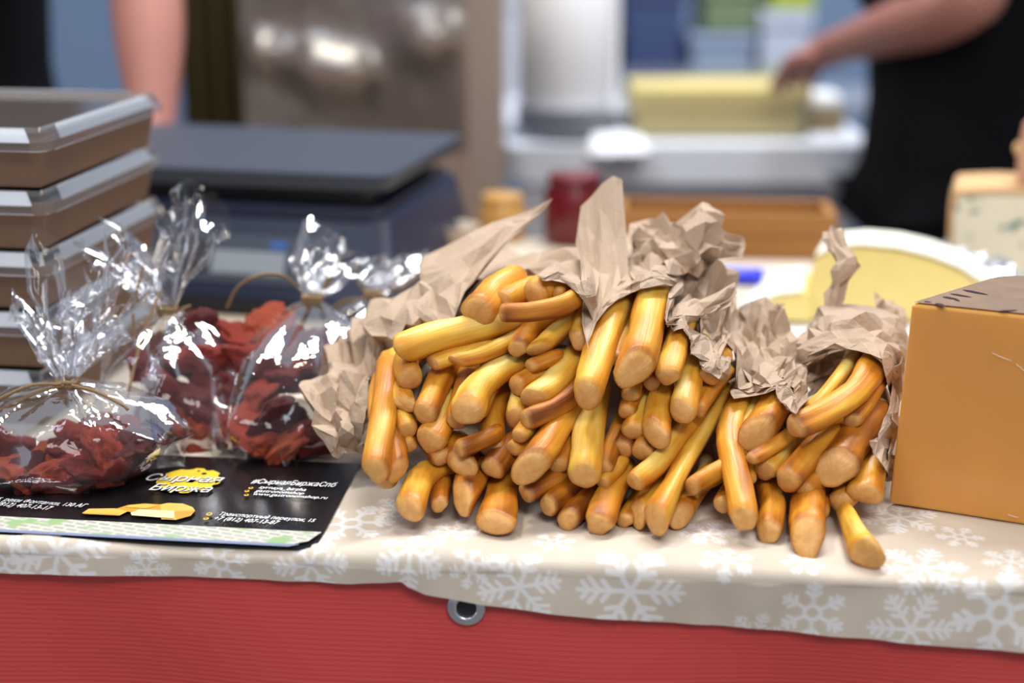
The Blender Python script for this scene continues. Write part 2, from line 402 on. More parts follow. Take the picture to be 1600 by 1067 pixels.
# left bundle, upper rows
S([(746, 488), (768, 463), (800, 442)], 28, 26, .55, 'thick cheese stick with a split cut end, top left under the pointed paper flap', near=.004)
S([(786, 470), (806, 458), (830, 448)], 18, 17, .62, 'short pale cheese stick end right of the split-ended stick at the top')
S([(833, 459), (850, 452), (868, 447)], 25, 22, .72, 'fat rounded cheese stick end at the very top of the left bundle')
S([(784, 489), (832, 488), (880, 477), (912, 455)], 14, 18, .38, 'long orange cheese stick lying sideways across the top of the left bundle', near=.018, k=.5)
S([(872, 460), (880, 454), (888, 450)], 13, 13, .66, 'small cheese stick end peeping above the sideways orange stick')
S([(808, 546), (829, 517), (862, 500), (900, 486)], 17, 17, .40, 'orange cheese stick below the sideways one, its round end pointing down left', near=.006)
S([(840, 547), (870, 520), (905, 494)], 16, 16, .70, 'pale cheese stick with a long slanted cut beneath the sideways orange stick', sl=(-.6, .5))
S([(903, 531), (914, 505), (926, 478)], 17, 16, .66, 'short upright cheese stick beside the folded paper, right end of top row', sl=(.2, -.3))
S([(630, 546), (690, 526), (750, 511), (800, 496)], 24, 22, .80, 'thick bright yellow cheese stick jutting far left under the paper flap', sl=(.5, .4), near=.012, k=.5)
S([(676, 566), (722, 549), (785, 518)], 18, 17, .62, 'pale blunt cheese stick just below the thick bright yellow one', near=.008, flat=.75)
S([(714, 565), (752, 555), (790, 538), (815, 523)], 12, 15, .66, 'slim cheese stick with a pale oval end, beside the pale blunt stick', sl=(-.4, .6), near=.004)
S([(641, 592), (634, 563), (655, 538)], 22, 20, .72, 'stubby pale cheese stick tucked under the thick bright yellow one', near=.003)
S([(632, 632), (618, 594), (613, 556)], 20, 17, .66, 'flat ridged cheese stick at the left side above the paler blunt ends', sl=(.5, -.1), flat=.6)
S([(587, 736), (597, 670), (606, 606), (609, 572)], 22, 17, .48, 'long orange cheese stick standing out at the far left of the pile', near=.02, k=.42, sl=(0, -.2))
S([(584, 655), (584, 615), (590, 590)], 9, 9, .35, 'thin brown sliver of cheese stick behind the far left long stick')
S([(622, 737), (617, 690), (618, 655)], 18, 13, .42, 'brown-tipped cheese stick directly right of the far left long stick', sl=(-.5, -.3), near=.006, k=.4)
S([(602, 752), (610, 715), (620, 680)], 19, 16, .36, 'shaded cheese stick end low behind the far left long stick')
S([(637, 672), (627, 645), (625, 620)], 18, 17, .70, 'pale rounded cheese stick end below the flat ridged stick')
S([(640, 698), (634, 672), (634, 650)], 13, 13, .62, 'small pale cheese stick end under the pale rounded one at left')
S([(664, 648), (681, 610), (700, 572)], 21, 18, .42, 'orange cheese stick with a pale oval end under the pale blunt stick', near=.008)
S([(672, 690), (690, 660), (706, 628)], 25, 19, .62, 'broad yellow cheese stick end below the orange stick with pale oval end')
S([(713, 659), (722, 618), (734, 580)], 17, 16, .52, 'cheese stick half hidden behind the arching yellow stick')
S([(728, 642), (745, 607), (776, 580), (816, 563)], 25, 18, .76, 'large arching bright yellow cheese stick in the left bundle', near=.014, sl=(0, -.3))
S([(750, 644), (765, 612), (780, 590)], 13, 13, .60, 'pale cheese stick edge showing right behind the arching yellow stick')
S([(765, 696), (770, 652), (786, 600)], 20, 18, .46, 'teardrop-ended cheese stick right of the arching yellow one', sl=(.3, -.3))
S([(717, 702), (745, 691), (772, 678)], 17, 15, .34, 'brown cheese stick with pale oval end, pointing left below the arching stick', flat=.85)
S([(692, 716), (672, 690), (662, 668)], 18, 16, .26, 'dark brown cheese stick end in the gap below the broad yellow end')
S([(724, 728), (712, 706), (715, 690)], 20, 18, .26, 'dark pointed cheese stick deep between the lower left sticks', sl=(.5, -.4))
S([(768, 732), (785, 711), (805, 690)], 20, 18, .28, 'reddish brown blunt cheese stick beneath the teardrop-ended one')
S([(640, 796), (655, 752), (678, 733), (708, 722)], 22, 18, .66, 'two-toned yellow cheese stick resting on the cloth, lowest at left', k=.7, sl=(.3, -.3), near=.008)
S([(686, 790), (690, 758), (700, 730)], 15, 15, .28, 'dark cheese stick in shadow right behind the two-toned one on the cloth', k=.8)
S([(722, 778), (740, 746), (758, 715)], 24, 22, .40, 'cheese stick with a long pale slanted cut, second on the cloth from left', sl=(.5, -.5), k=.8)
S([(775, 818), (780, 782), (786, 745)], 27, 20, .52, 'ribbed square-ended cheese stick flat on the cloth', sl=(.15, -.25), k=.75, rib=1, flat=.6, flare=.15)
S([(821, 771), (850, 756), (878, 738)], 19, 15, .36, 'cheese stick with pale oval end above the ribbed square-ended stick', flat=.8)
S([(801, 702), (816, 690), (832, 676)], 14, 14, .74, 'small whitish cheese stick end in the middle of the pile')
S([(811, 682), (825, 665), (838, 650)], 18, 16, .78, 'whitish blunt cheese stick end over the small whitish one', flat=.7)
S([(808, 655), (812, 625), (820, 592)], 21, 19, .78, 'pale thick cheese stick left of the dark slanting stick mid pile', near=-.004)
S([(820, 655), (870, 634), (918, 592), (945, 560)], 17, 18, .32, 'dark orange cheese stick slanting up right through mid pile', near=.008, k=.5)
S([(827, 732), (852, 697), (880, 652), (912, 610)], 27, 21, .42, 'heavy brown wedge-cut cheese stick slanting through the lower middle', sl=(-.5, -.3), near=.012, k=.5)
S([(873, 728), (881, 692), (890, 660)], 17, 16, .66, 'pale cheese stick end between the wedge-cut and long pale sticks')
S([(855, 790), (880, 770), (906, 748)], 20, 19, .46, 'cheese stick on the cloth with a round beige end, below the wedge-cut one', k=.8, sl=(.2, 0))
S([(887, 813), (910, 786), (938, 757)], 21, 19, .26, 'brown round-tipped cheese stick on the cloth, left of the big bottom one', k=.8, dome=.6)
S([(832, 622), (864, 600), (898, 562)], 20, 21, .78, 'cream and yellow cheese stick pointing left beside the big central stick', sl=(-.4, .1), near=.008)
S([(807, 604), (830, 590), (855, 576)], 18, 16, .58, 'cheese stick end tucked under the cream and yellow one')
S([(828, 572), (846, 566), (868, 556)], 15, 13, .52, 'small pinkish cheese stick end under the paper strip', flat=.8)
# centre bundle
S([(917, 618), (935, 560), (955, 503), (970, 464)], 26, 21, .66, 'long thick golden cheese stick, left of the two big ones in the centre paper', near=.022, k=.42, sl=(0, -.2))
S([(990, 578), (1004, 532), (1013, 492), (1023, 452)], 29, 25, .52, 'thickest cheese stick of the centre bundle, bent with a pinkish slanted end', near=.026, k=.42, sl=(-.45, -.4))
S([(966, 562), (982, 505), (998, 455)], 15, 15, .5, 'sliver of cheese stick between the two biggest sticks of the centre bundle')
S([(913, 744), (918, 692), (925, 640), (932, 600)], 25, 22, .82, 'long pale yellow cheese stick directly below the long golden one', near=.012, k=.45, sl=(0, -.2))
S([(985, 618), (990, 600), (996, 580)], 15, 15, .85, 'small whitish round cheese stick end under the thickest centre stick')
S([(1043, 588), (1055, 546), (1070, 500)], 20, 19, .62, 'cheese stick with a clean pale end, right of the thickest centre stick', near=.016, k=.45)
S([(1018, 600), (1032, 550), (1040, 500)], 15, 15, .60, 'sliver of yellow cheese stick between the thickest and clean-ended ones')
S([(1065, 643), (1078, 590), (1090, 535)], 22, 15, .82, 'pale yellow tapering cheese stick, rightmost of the upright centre ones', near=.010, k=.45, sl=(.2, -.3))
S([(1026, 680), (1026, 645), (1036, 605)], 22, 20, .56, 'cheese stick with a blunt chisel end below the clean-ended one', sl=(.4, -.3), near=.006)
S([(990, 675), (1004, 640), (1014, 608)], 21, 19, .70, 'cheese stick with a big cream cut end, left of the chisel-ended one', flat=.9)
S([(977, 644), (986, 624), (998, 602)], 14, 13, .40, 'small brown cheese stick end over the big cream cut end')
S([(942, 732), (956, 692), (975, 655)], 15, 14, .40, 'narrow brown cheese stick right of the long pale yellow one')
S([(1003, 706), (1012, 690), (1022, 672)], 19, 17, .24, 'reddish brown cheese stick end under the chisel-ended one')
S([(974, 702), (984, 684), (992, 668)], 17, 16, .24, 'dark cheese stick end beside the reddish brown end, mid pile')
S([(991, 753), (1028, 722), (1060, 682), (1092, 640)], 17, 17, .60, 'curved olive-yellow cheese stick pointing down left beneath the chisel end', near=.008, k=.5)
S([(998, 806), (1020, 772), (1052, 733)], 20, 17, .62, 'cheese stick with a pale pointed chisel tip on the cloth', sl=(.5, -.4), k=.75)
S([(1024, 812), (1046, 768), (1076, 710), (1114, 650), (1134, 606), (1150, 575)], 19, 13, .64, 'very long thin cheese stick with a forked splayed tip', near=.018, k=.5, sl=(.5, -.4), flare=.35)
S([(1063, 808), (1080, 775), (1104, 742)], 18, 17, .62, 'cheese stick with a big pale slanted face on the cloth, right of the splayed tip', sl=(-.5, -.5), k=.8)
S([(1080, 760), (1106, 745), (1140, 727)], 18, 18, .56, 'cheese stick pointing left with a round pale end, lower right of centre', near=.008)
S([(936, 820), (951, 776), (972, 732)], 23, 21, .46, 'big orange cheese stick at the bottom centre, round end on the cloth', k=.62, near=.012)
S([(941, 756), (956, 740), (970, 722)], 13, 13, .85, 'small white cheese stick corner left of the curved olive-yellow one')
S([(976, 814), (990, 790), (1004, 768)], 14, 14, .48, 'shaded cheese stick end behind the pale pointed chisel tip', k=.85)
S([(1162, 812), (1151, 752), (1138, 690), (1145, 645), (1160, 625)], 21, 16, .44, 'long grooved orange cheese stick standing right of the thin splayed one', near=.018, k=.45, sl=(.2, -.3), rib=2)
S([(1127, 790), (1140, 768), (1152, 748)], 15, 15, .60, 'round pale cheese stick end left behind the long grooved one', k=.85)
S([(1106, 590), (1118, 572), (1130, 555)], 15, 15, .66, 'yellow cheese stick end just under the torn brown paper at centre right')
S([(1092, 640), (1110, 610), (1132, 582)], 14, 14, .52, 'yellow-brown cheese stick beside the top of the thin splayed one')
# small bundle right of centre
S([(1164, 708), (1171, 664), (1184, 622)], 16, 15, .95, 'whitish cheese stick under the broad brown one, right of centre', k=.5)
S([(1180, 680), (1202, 650), (1216, 620)], 29, 26, .46, 'broad brown cheese stick under the crumpled paper right of centre', sl=(-.3, -.3), near=.008, k=.5)
S([(1173, 717), (1200, 701), (1236, 678)], 11, 12, .50, 'thin finger-like cheese stick under the broad brown one', near=.012)
S([(1195, 736), (1214, 714), (1240, 684)], 20, 17, .88, 'white-ended cheese stick below the thin finger-like one', k=.55)
S([(1170, 750), (1166, 730), (1168, 712)], 12, 12, .72, 'small pale cheese stick end right behind the long grooved one')
S([(1201, 832), (1206, 793), (1198, 757)], 20, 18, .36, 'gnarled brown cheese stick on the cloth with a pale round end', k=.7, sl=(.1, -.3), rib=2)
# right bundle
S([(1241, 668), (1290, 645), (1338, 610), (1366, 566)], 21, 22, .40, 'long orange cheese stick curving out of the right paper hood', near=.022, k=.5)
S([(1266, 640), (1300, 605), (1334, 556)], 13, 15, .70, 'slim yellow cheese stick behind the curving one in the paper hood', k=.5)
S([(1331, 659), (1350, 632), (1368, 600)], 16, 15, .42, 'short cheese stick with a pinkish end deep inside the paper hood')
S([(1231, 752), (1266, 714), (1304, 672)], 24, 23, .42, 'orange cheese stick with a white-flecked end under the curving one', near=.012, k=.5)
S([(1256, 767), (1278, 745), (1300, 722)], 17, 18, .42, 'cheese stick end peeping under the white-flecked one')
S([(1304, 734), (1330, 692), (1364, 645)], 33, 26, .42, 'very thick wedge-ended cheese stick in the right bundle', near=.006, k=.5, sl=(-.2, -.4), flat=.85)
S([(1312, 784), (1332, 762), (1350, 738)], 18, 17, .66, 'knobby yellow cheese stick below the very thick wedge-ended one', dome=.6, flare=.2)
S([(1353, 772), (1358, 745), (1364, 712)], 26, 17, .66, 'flared yellow cheese stick next to the orange cheese block', flare=.15, flat=.7, near=.006)
S([(1356, 866), (1340, 838), (1326, 808), (1318, 790)], 22, 10, .74, 'loose flared cheese stick tip lying alone at the front right', k=.9, sl=(.5, 0), flare=.25, near=.004)
S([(1261, 842), (1262, 806), (1266, 768)], 28, 24, .40, 'chisel-pointed orange cheese stick on the cloth in the right bundle', sl=(.1, -.7), k=.75, near=.004)
S([(1284, 800), (1286, 770), (1292, 742)], 14, 14, .52, 'narrow cheese stick right behind the chisel-pointed orange one', k=.85)

def d_of_y(y): return .79 + (830 - y)/390*.10
def prep(st):
    ex, ey = st['path'][0]; D = d_of_y(ey) - st['near']; p = at(ex, ey, D)
    r = st['w0']*axial(p)/F
    if p.z < r*.9:                      # resting on the cloth
        p = atz(ex, ey, r*.9)
    pts = [p]; z0 = p.z
    for x, y in st['path'][1:]:
        q = atz(x, y, z0) if z0 < CAMZ else at(x, y, D)
        Dq = p.y + st['k']*(q.y - p.y)
        pts.append(at(x, y, min(Dq, p.y + .24)))
    d = (pts[-1]-pts[-2]); d.z *= .3; d.normalize(); q = pts[-1] + (pts[-1]-CAM).normalized()*.04; q.z = max(q.z, .008); pts.append(q)
    st['P'] = spline(pts, 16)
    for q in st['P']: q.z = max(q.z, .006)
    n = len(st['P'])
    st['R'] = [((st['w0'] + (st['w1']-st['w0'])*i/(n-1)))*axial(st['P'][i])/F for i in range(n)]
for st in STICKS: prep(st)
# push overlapping sticks apart along their lines of sight distance (whole sticks slide nearer or farther, bottom ones stay on the cloth)
SH = [0.0]*len(STICKS)
PP = [np.array([tuple(q) for q in st['P']]) for st in STICKS]; RR = [np.array(st['R'])*.9 for st in STICKS]
cam_np = np.array(CAM)
for it in range(40):
    mv = [0.0]*len(STICKS)
    cur = [cam_np + (PP[i]-cam_np)*(1 - SH[i]) for i in range(len(STICKS))]
    for i in range(len(STICKS)):
        for j in range(i+1, len(STICKS)):
            if np.abs(cur[i][:, 0].mean() - cur[j][:, 0].mean()) > .14: continue
            d = np.linalg.norm(cur[i][:10, None]-cur[j][None, :10], axis=2) - (RR[i][:10, None]*.75+RR[j][None, :10]*.75)
            m = d.min()
            if m < 0:
                a, b = np.unravel_index(d.argmin(), d.shape)
                di = np.linalg.norm(cur[i][a]-cam_np); dj = np.linalg.norm(cur[j][b]-cam_np)
                s = 1 if di < dj else -1
                mv[i] += s*(-m)*.12; mv[j] -= s*(-m)*.12
    for i in range(len(STICKS)):
        SH[i] = max(-.05, min(.02, SH[i] + max(-.004, min(.004, mv[i]))))
        zmin = (cam_np + (PP[i]-cam_np)*(1-SH[i]))[:, 2] - RR[i]*.85
        if zmin.min() < 0 and SH[i] < 0: SH[i] = min(0, SH[i] + .004)
rs = random.Random(4)
def build_stick(st, sh):
    P = [CAM + (q-CAM)*(1-sh) for q in st['P']]
    sc = (1-sh); R0 = [r*sc for r in st['R']]
    for q, r in zip(P, R0): q.z = max(q.z, r*.85*st['flat'])
    L = [0.0]
    for a, b in zip(P, P[1:]): L.append(L[-1] + (b-a).length)
    tot = L[-1]
    # stations: dense near the cut end
    sv = [0, .0012, .003, .006, .010, .016] + [tot*t for t in (.16, .24, .32, .41, .5, .6, .7, .8, .9, 1.0)]
    sv = sorted(x for x in sv if x <= tot)
    def ev(s):
        k = 0
        while k < len(L)-2 and L[k+1] < s: k += 1
        t = (s-L[k])/max(1e-6, L[k+1]-L[k]); return P[k].lerp(P[k+1], t), R0[k]+(R0[k+1]-R0[k])*t
    n = 20; seed = Vector((rs.random()*50, rs.random()*50, rs.random()*50)); ph = rs.random()*6; shp = (rs.uniform(.02, .11), rs.uniform(.02, .09))
    dir0 = (P[1]-P[0]).normalized()
    vs, co, tone, cut = [], [], [], []
    def ring(s, rs_, axial_off, cutv):
        p, r = ev(max(s, 0)); p2, _ = ev(min(tot, s+.006)); d = (p2-p)
        d = dir0 if s <= .004 or d.length < 1e-5 else d.normalized()
        side = d.cross(Vector((0, 0, 1)))
        if side.length < .2: side = Vector((1, 0, 0))
        side.normalize(); up = side.cross(d)
        fade = max(0, 1 - s/.02)
        for i in range(n):
            a = 2*math.pi*i/n; ca, sa = math.cos(a), math.sin(a)
            lump = 1 + .17*noise.noise(seed + Vector((ca*1.1, sa*1.1, s*40))) + .05*noise.noise(seed + Vector((ca*3, sa*3, s*150)))
            lump += shp[0]*math.cos(2*a+ph) + shp[1]*math.cos(3*a+ph*2.3)
            if st['rib'] == 1: lump += .05*math.sin(s*900)
            if st['rib'] == 2: lump += .07*math.sin(a*5+ph)
            lump += st['flare']*max(0, 1 - s/.03)
            rr = r*lump*rs_
            off = -(st['sl'][0]*ca + st['sl'][1]*sa)*1.5*r*fade*rs_ + axial_off*r
            vs.append(p + side*ca*rr + up*sa*rr*st['flat'] + d*off)
            co.append((ca*.7, sa*.7, s*16)); 
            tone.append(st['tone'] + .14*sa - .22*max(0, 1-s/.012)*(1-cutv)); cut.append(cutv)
    prof = [(.86, .0), (.95, .0), (1.0, 0), (1.01, 0)]
    for q, s in enumerate(sv):
        f, ao = prof[q] if q < len(prof) else (1.0, 0)
        ring(s, f, ao if q == 0 else 0, .55 if q == 0 else (.25 if q == 1 else 0))
    m = len(sv)
    fs = [(k*n+i, k*n+(i+1) % n, (k+1)*n+(i+1) % n, (k+1)*n+i) for k in range(m-1) for i in range(n)]
    fs.append(tuple((m-1)*n+i for i in range(n)))
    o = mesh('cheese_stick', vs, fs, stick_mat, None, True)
    def attrs(o_, co_, tone_, cut_):
        a = o_.data.attributes.new('stick', 'FLOAT_VECTOR', 'POINT'); a.data.foreach_set('vector', np.array(co_, dtype=np.float32).ravel())
        a = o_.data.attributes.new('tone', 'FLOAT', 'POINT'); a.data.foreach_set('value', np.array(tone_, dtype=np.float32))
        a = o_.data.attributes.new('cut', 'FLOAT', 'POINT'); a.data.foreach_set('value', np.array(cut_, dtype=np.float32))
    attrs(o, co, tone, cut)
    # the cut end: a slightly domed cap of its own
    base = len(vs); vs2, co2 = list(vs[:n]), list(co[:n]); tone2, cut2 = list(tone[:n]), [.6]*n
    c0 = sum((v for v in vs[:n]), Vector())/n
    rmean = sum((v-c0).length for v in vs[:n])/n
    for f, h in ((.88, .45), (.66, .78), (.36, .95), (.0, 1.0)):
        if f == 0:
            vs2.append(c0 - dir0*rmean*st['dome']); co2.append((0, 0, 0)); tone2.append(.6); cut2.append(1); continue
        for i in range(n):
            v = c0 + (vs[i]-c0)*f; v = v - dir0*rmean*st['dome']*h*(1 + .3*noise.noise(seed + v*90))
            vs2.append(v); co2.append(co[i]); tone2.append(.6); cut2.append(.85 if f > .8 else 1)
    f2 = [((k+1)*n+i, (k+1)*n+(i+1) % n, k*n+(i+1) % n, k*n+i) for k in range(3) for i in range(n)]
    f2 += [(4*n, 3*n+(i+1) % n, 3*n+i) for i in range(n)]
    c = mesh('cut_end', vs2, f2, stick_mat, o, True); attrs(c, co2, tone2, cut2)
    tag(o, st['label'], 'cheese stick', 'smoked cheese sticks in the paper bundles')
    return o
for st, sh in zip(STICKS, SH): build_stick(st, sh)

# ------------------------------------------------------------------ kraft paper wrappers
def patch(name, rows, parent, amp=.003, n=70, seed=0, m=None, jag=.0, thick=.00035, smooth=False, mode=None):
    """crumpled sheet through a grid of (px, py, depth) control points; random creases by Delaunay facets"""
    r = random.Random(seed); R, K = len(rows), len(rows[0])
    G = [[p if isinstance(p, Vector) else at(*p) for p in row] for row in rows]
    def cr(P, t):
        n_ = len(P)-1; t = min(max(t, 0), 1)*n_; k = min(int(t), n_-1); t -= k
        b, c = P[k], P[k+1]; a = P[k-1] if k else 2*b-c; d = P[k+2] if k+2 <= n_ else 2*c-b
        return .5*((2*b)+(c-a)*t+(2*a-5*b+4*c-d)*t*t+(3*b-a-3*c+d)*t**3)
    def surf(u, v): return cr([cr(row, u) for row in G], v)
    pts = []; ne = max(4, int(math.sqrt(n)*.65))
    ring = []
    for i in range(ne): ring.append((i/ne, 0))
    for i in range(ne): ring.append((1, i/ne))
    for i in range(ne): ring.append((1-i/ne, 1))
    for i in range(ne): ring.append((0, 1-i/ne))
    for u, v in ring:
        ju, jv = r.uniform(-jag, jag), r.uniform(-jag, jag)
        pts.append((min(1, max(0, u+ju*(v in (0, 1)) )), min(1, max(0, v + jv*(u in (0, 1))))))
    nb = len(pts); tries = 0; md = .62/math.sqrt(n)
    while len(pts) < nb+n and tries < 6000:
        tries += 1; p = (r.uniform(.02, .98), r.uniform(.02, .98))
        if all((p[0]-q[0])**2+(p[1]-q[1])**2 > md*md for q in pts): pts.append(p)
    res = delaunay_2d_cdt([Vector(p) for p in pts], [(i, (i+1) % nb) for i in range(nb)], [], 1, 1e-6)
    vs = []
    for p in res[0]:
        u, v = p; e = .004; q = surf(u, v)
        nn = (surf(min(1, u+e), v)-surf(max(0, u-e), v)).cross(surf(u, min(1, v+e))-surf(u, max(0, v-e)))
        if nn.length > 0: nn.normalize()
        edge = min(u, v, 1-u, 1-v); h = r.gauss(0, amp)*(1 if edge > .01 else .45)
        q = q + nn*h + Vector((r.gauss(0, amp*.3), r.gauss(0, amp*.3), r.gauss(0, amp*.3)))
        q.z = max(q.z, .002); vs.append(settle(q, mode) if mode else q)
    bm = bmesh.new(); bv = [bm.verts.new(v) for v in vs]
    for f in res[2]:
        try: bm.faces.new([bv[i] for i in f])
        except ValueError: pass
    bmesh.ops.triangulate(bm, faces=bm.faces)
    # one rounding pass keeps the creases but softens them a little
    bmesh.ops.subdivide_edges(bm, edges=bm.edges[:], cuts=1, use_grid_fill=True, smooth=.18)
    bm.normal_update()
    for v in bm.verts:
        if not v.is_boundary: v.co += v.normal*r.gauss(0, amp*.16)
    bmesh.ops.recalc_face_normals(bm, faces=bm.faces)
    o = from_bm(name, bm, m or kraft, parent, smooth)
    if thick:
        md_ = o.modifiers.new('thickness', 'SOLIDIFY'); md_.thickness = thick; md_.offset = 0
    return o
def settle(q, mode):
    """keep a paper point just above ('over') or behind ('under') the sticks it overlaps in view"""
    v = q - CAM; dist = v.length; ax = axial(q); px, pz = q.x/ax*F, (q.y*SP + (q.z-CAMZ)*CP)/ax*F; best = None
    for Pn, Rn, Xn, Yn, Dn, Wn in STK:
        m_ = (Xn-px)**2 + (Yn-pz)**2 < (Wn+6)**2
        if m_.any():
            lim = (Dn[m_] - Rn[m_]*1.05).min() - .002 if mode == 'over' else (Dn[m_] + Rn[m_]*1.05).max() + .002
            if best is None or (lim < best if mode == 'over' else lim > best): best = lim
    if best is None: return q
    if (mode == 'over' and dist > best) or (mode == 'under' and dist < best): q = CAM + v*(best/dist)
    q.z = max(q.z, .002); return q
STK = []
for st, sh in zip(STICKS, SH):
    Pn = np.array([tuple(CAM + (q-CAM)*(1-sh)) for q in st['P']]); Rn = np.array(st['R'])*(1-sh)
    ax = Pn[:, 1]*CP - (Pn[:, 2]-CAMZ)*SP; STK.append((Pn, Rn, Pn[:, 0]/ax*F, (Pn[:, 1]*SP + (Pn[:, 2]-CAMZ)*CP)/ax*F, np.linalg.norm(Pn-cam_np, axis=1), Rn/ax*F))
def wrapper(label): return tag(empty('paper_wrapper', (0, 0, 0)), label, 'paper wrapper', 'kraft paper around the cheese bundles')
def wrap_body(parent, cx, rx, zt, d0, d1, seed):
    """the closed part of the wrapper: an arch of paper over the hidden ends of the sticks, closed at the back"""
    rows = []
    for k in range(5):
        t = k/4; D = d0 + (d1-d0)*t; z = zt*(1 - .12*t); q = 1 - .15*t
        if k == 4: z *= .3; q *= .6
        rows.append([Vector((cx + rx*q*math.cos(math.pi*(1-u/6)), D, .003 + z*math.sin(math.pi*u/6)**.7)) for u in range(7)])
    patch('wrap_body', rows, parent, .003, 60, seed)  # unseen arch added to keep light out of the gaps between sticks
w1 = wrapper('brown kraft paper around the left bundle with a long pointed flap')
patch('pointed_flap', [[(664, 402, .99), (735, 362, .99), (800, 338, .99), (863, 311, .99)],
              [(655, 430, .965), (720, 395, .965), (790, 368, .975), (846, 333, .985)],
              [(668, 470, .94), (705, 440, .94), (750, 410, .95), (800, 372, .97)],
              [(690, 512, .91), (712, 492, .91), (722, 466, .92), (745, 432, .94)]], w1, .0016, 40, 1, mode='under')
patch('side_fold', [[(580, 472, .97), (620, 462, .97), (662, 430, .965), (690, 445, .955)],
              [(568, 512, .94), (612, 490, .935), (650, 470, .93), (690, 500, .915)],
              [(580, 545, .93), (615, 530, .915), (640, 512, .905), (700, 520, .90)],
              [(590, 585, .93), (608, 570, .92), (622, 545, .91), (690, 535, .90)]], w1, .0026, 36, 2, mode='under')
patch('crumpled_corner', [[(530, 530, .99), (560, 500, .99), (585, 490, .98), (612, 505, .97)],
              [(515, 575, .95), (545, 560, .945), (580, 545, .94), (605, 560, .93)],
              [(490, 600, .925), (535, 605, .91), (570, 600, .905), (600, 600, .905)],
              [(455, 598, .915), (520, 640, .89), (560, 640, .885), (590, 640, .89)],
              [(505, 660, .885), (520, 680, .875), (560, 680, .875), (583, 670, .88)],
              [(512, 708, .868), (530, 712, .866), (565, 702, .868), (580, 690, .872)]], w1, .0056, 105, 3, mode='under')
patch('back_cover', [[(700, 470, 1.0), (760, 420, 1.02), (830, 398, 1.03), (905, 385, 1.02)],
              [(712, 482, .96), (770, 436, .97), (835, 420, .975), (905, 420, .965)],
              [(722, 490, .935), (772, 452, .94), (842, 436, .94), (912, 462, .93)]], w1, .003, 40, 4, mode='under')
patch('cover_edge', [[(840, 432, .95), (868, 412, .95), (900, 405, .95), (925, 410, .945)],
              [(850, 440, .938), (875, 428, .935), (905, 440, .93), (928, 455, .925)],
              [(862, 436, .93), (890, 445, .925), (912, 472, .915), (924, 500, .91)]], w1, .0014, 24, 5, mode='over')
patch('inner_strip', [[(846, 548, .90), (875, 538, .90), (905, 548, .90), (925, 560, .90)], [(850, 560, .885), (878, 552, .885), (905, 562, .885), (922, 575, .885)]], w1, .0015, 16, 6)
patch('inner_tuck', [[(765, 522, .90), (785, 512, .90), (815, 515, .90)], [(772, 540, .885), (795, 530, .885), (812, 530, .885)]], w1, .0015, 10, 7)

w2 = wrapper('brown kraft paper around the centre bundle with a tall upright flap')
patch('upright_flap', [[(908, 322, .985), (930, 300, .985), (953, 276, .985), (972, 279, .985)],
              [(901, 380, .965), (930, 372, .96), (955, 366, .957), (978, 366, .96)],
              [(908, 440, .94), (935, 440, .93), (960, 438, .928), (983, 435, .935)],
              [(912, 490, .915), (930, 488, .905), (945, 478, .905), (978, 455, .92)],
              [(917, 545, .893), (922, 530, .892), (928, 510, .894), (945, 482, .902)]], w2, .0012, 40, 11, mode='over')
patch('front_lip', [[(980, 425, .955), (1005, 418, .955), (1035, 415, .955), (1065, 420, .955)],
              [(960, 455, .925), (990, 440, .925), (1025, 432, .925), (1060, 440, .93)],
              [(938, 484, .903), (968, 466, .905), (1005, 450, .91), (1050, 447, .915)]], w2, .0010, 26, 12, mode='over')
patch('crumpled_top', [[(985, 345, 1.01), (1020, 342, 1.01), (1055, 350, 1.0), (1098, 318, 1.0), (1122, 345, 1.0), (1166, 378, 1.0)],
              [(985, 375, .985), (1025, 372, .985), (1060, 375, .975), (1100, 350, .965), (1125, 375, .975), (1160, 392, .99)],
              [(983, 405, .965), (1020, 402, .965), (1055, 402, .955), (1085, 395, .95), (1105, 402, .96), (1118, 412, .975)],
              [(983, 432, .945), (1020, 425, .945), (1050, 428, .94), (1070, 430, .94), (1082, 432, .95), (1090, 425, .965)]], w2, .0048, 84, 13, mode='over')
patch('side_crumple', [[(1045, 432, .96), (1080, 425, .965), (1115, 418, .975), (1155, 430, .985)],
              [(1042, 465, .935), (1075, 455, .945), (1110, 450, .955), (1150, 460, .965)],
              [(1045, 500, .915), (1075, 500, .93), (1110, 505, .945), (1145, 510, .95)],
              [(1070, 512, .91), (1090, 540, .915), (1115, 560, .92), (1140, 560, .925)],
              [(1085, 530, .90), (1098, 572, .895), (1118, 585, .895), (1140, 590, .90)]], w2, .0046, 76, 14, mode='over')
patch('torn_band', [[(1050, 480, .91), (1075, 468, .908), (1110, 462, .908), (1150, 440, .92)],
              [(1050, 496, .900), (1078, 490, .898), (1112, 482, .900), (1150, 458, .912)],
              [(1040, 510, .896), (1075, 506, .893), (1112, 496, .896), (1138, 476, .906)]], w2, .0016, 30, 15, jag=.03, mode='over')
patch('curled_strip', [[(1128, 470, .925), (1150, 462, .93)], [(1122, 510, .91), (1142, 515, .912)], [(1108, 545, .898), (1130, 550, .898)], [(1094, 572, .888), (1112, 578, .886)]], w2, .0016, 20, 16, mode='over')

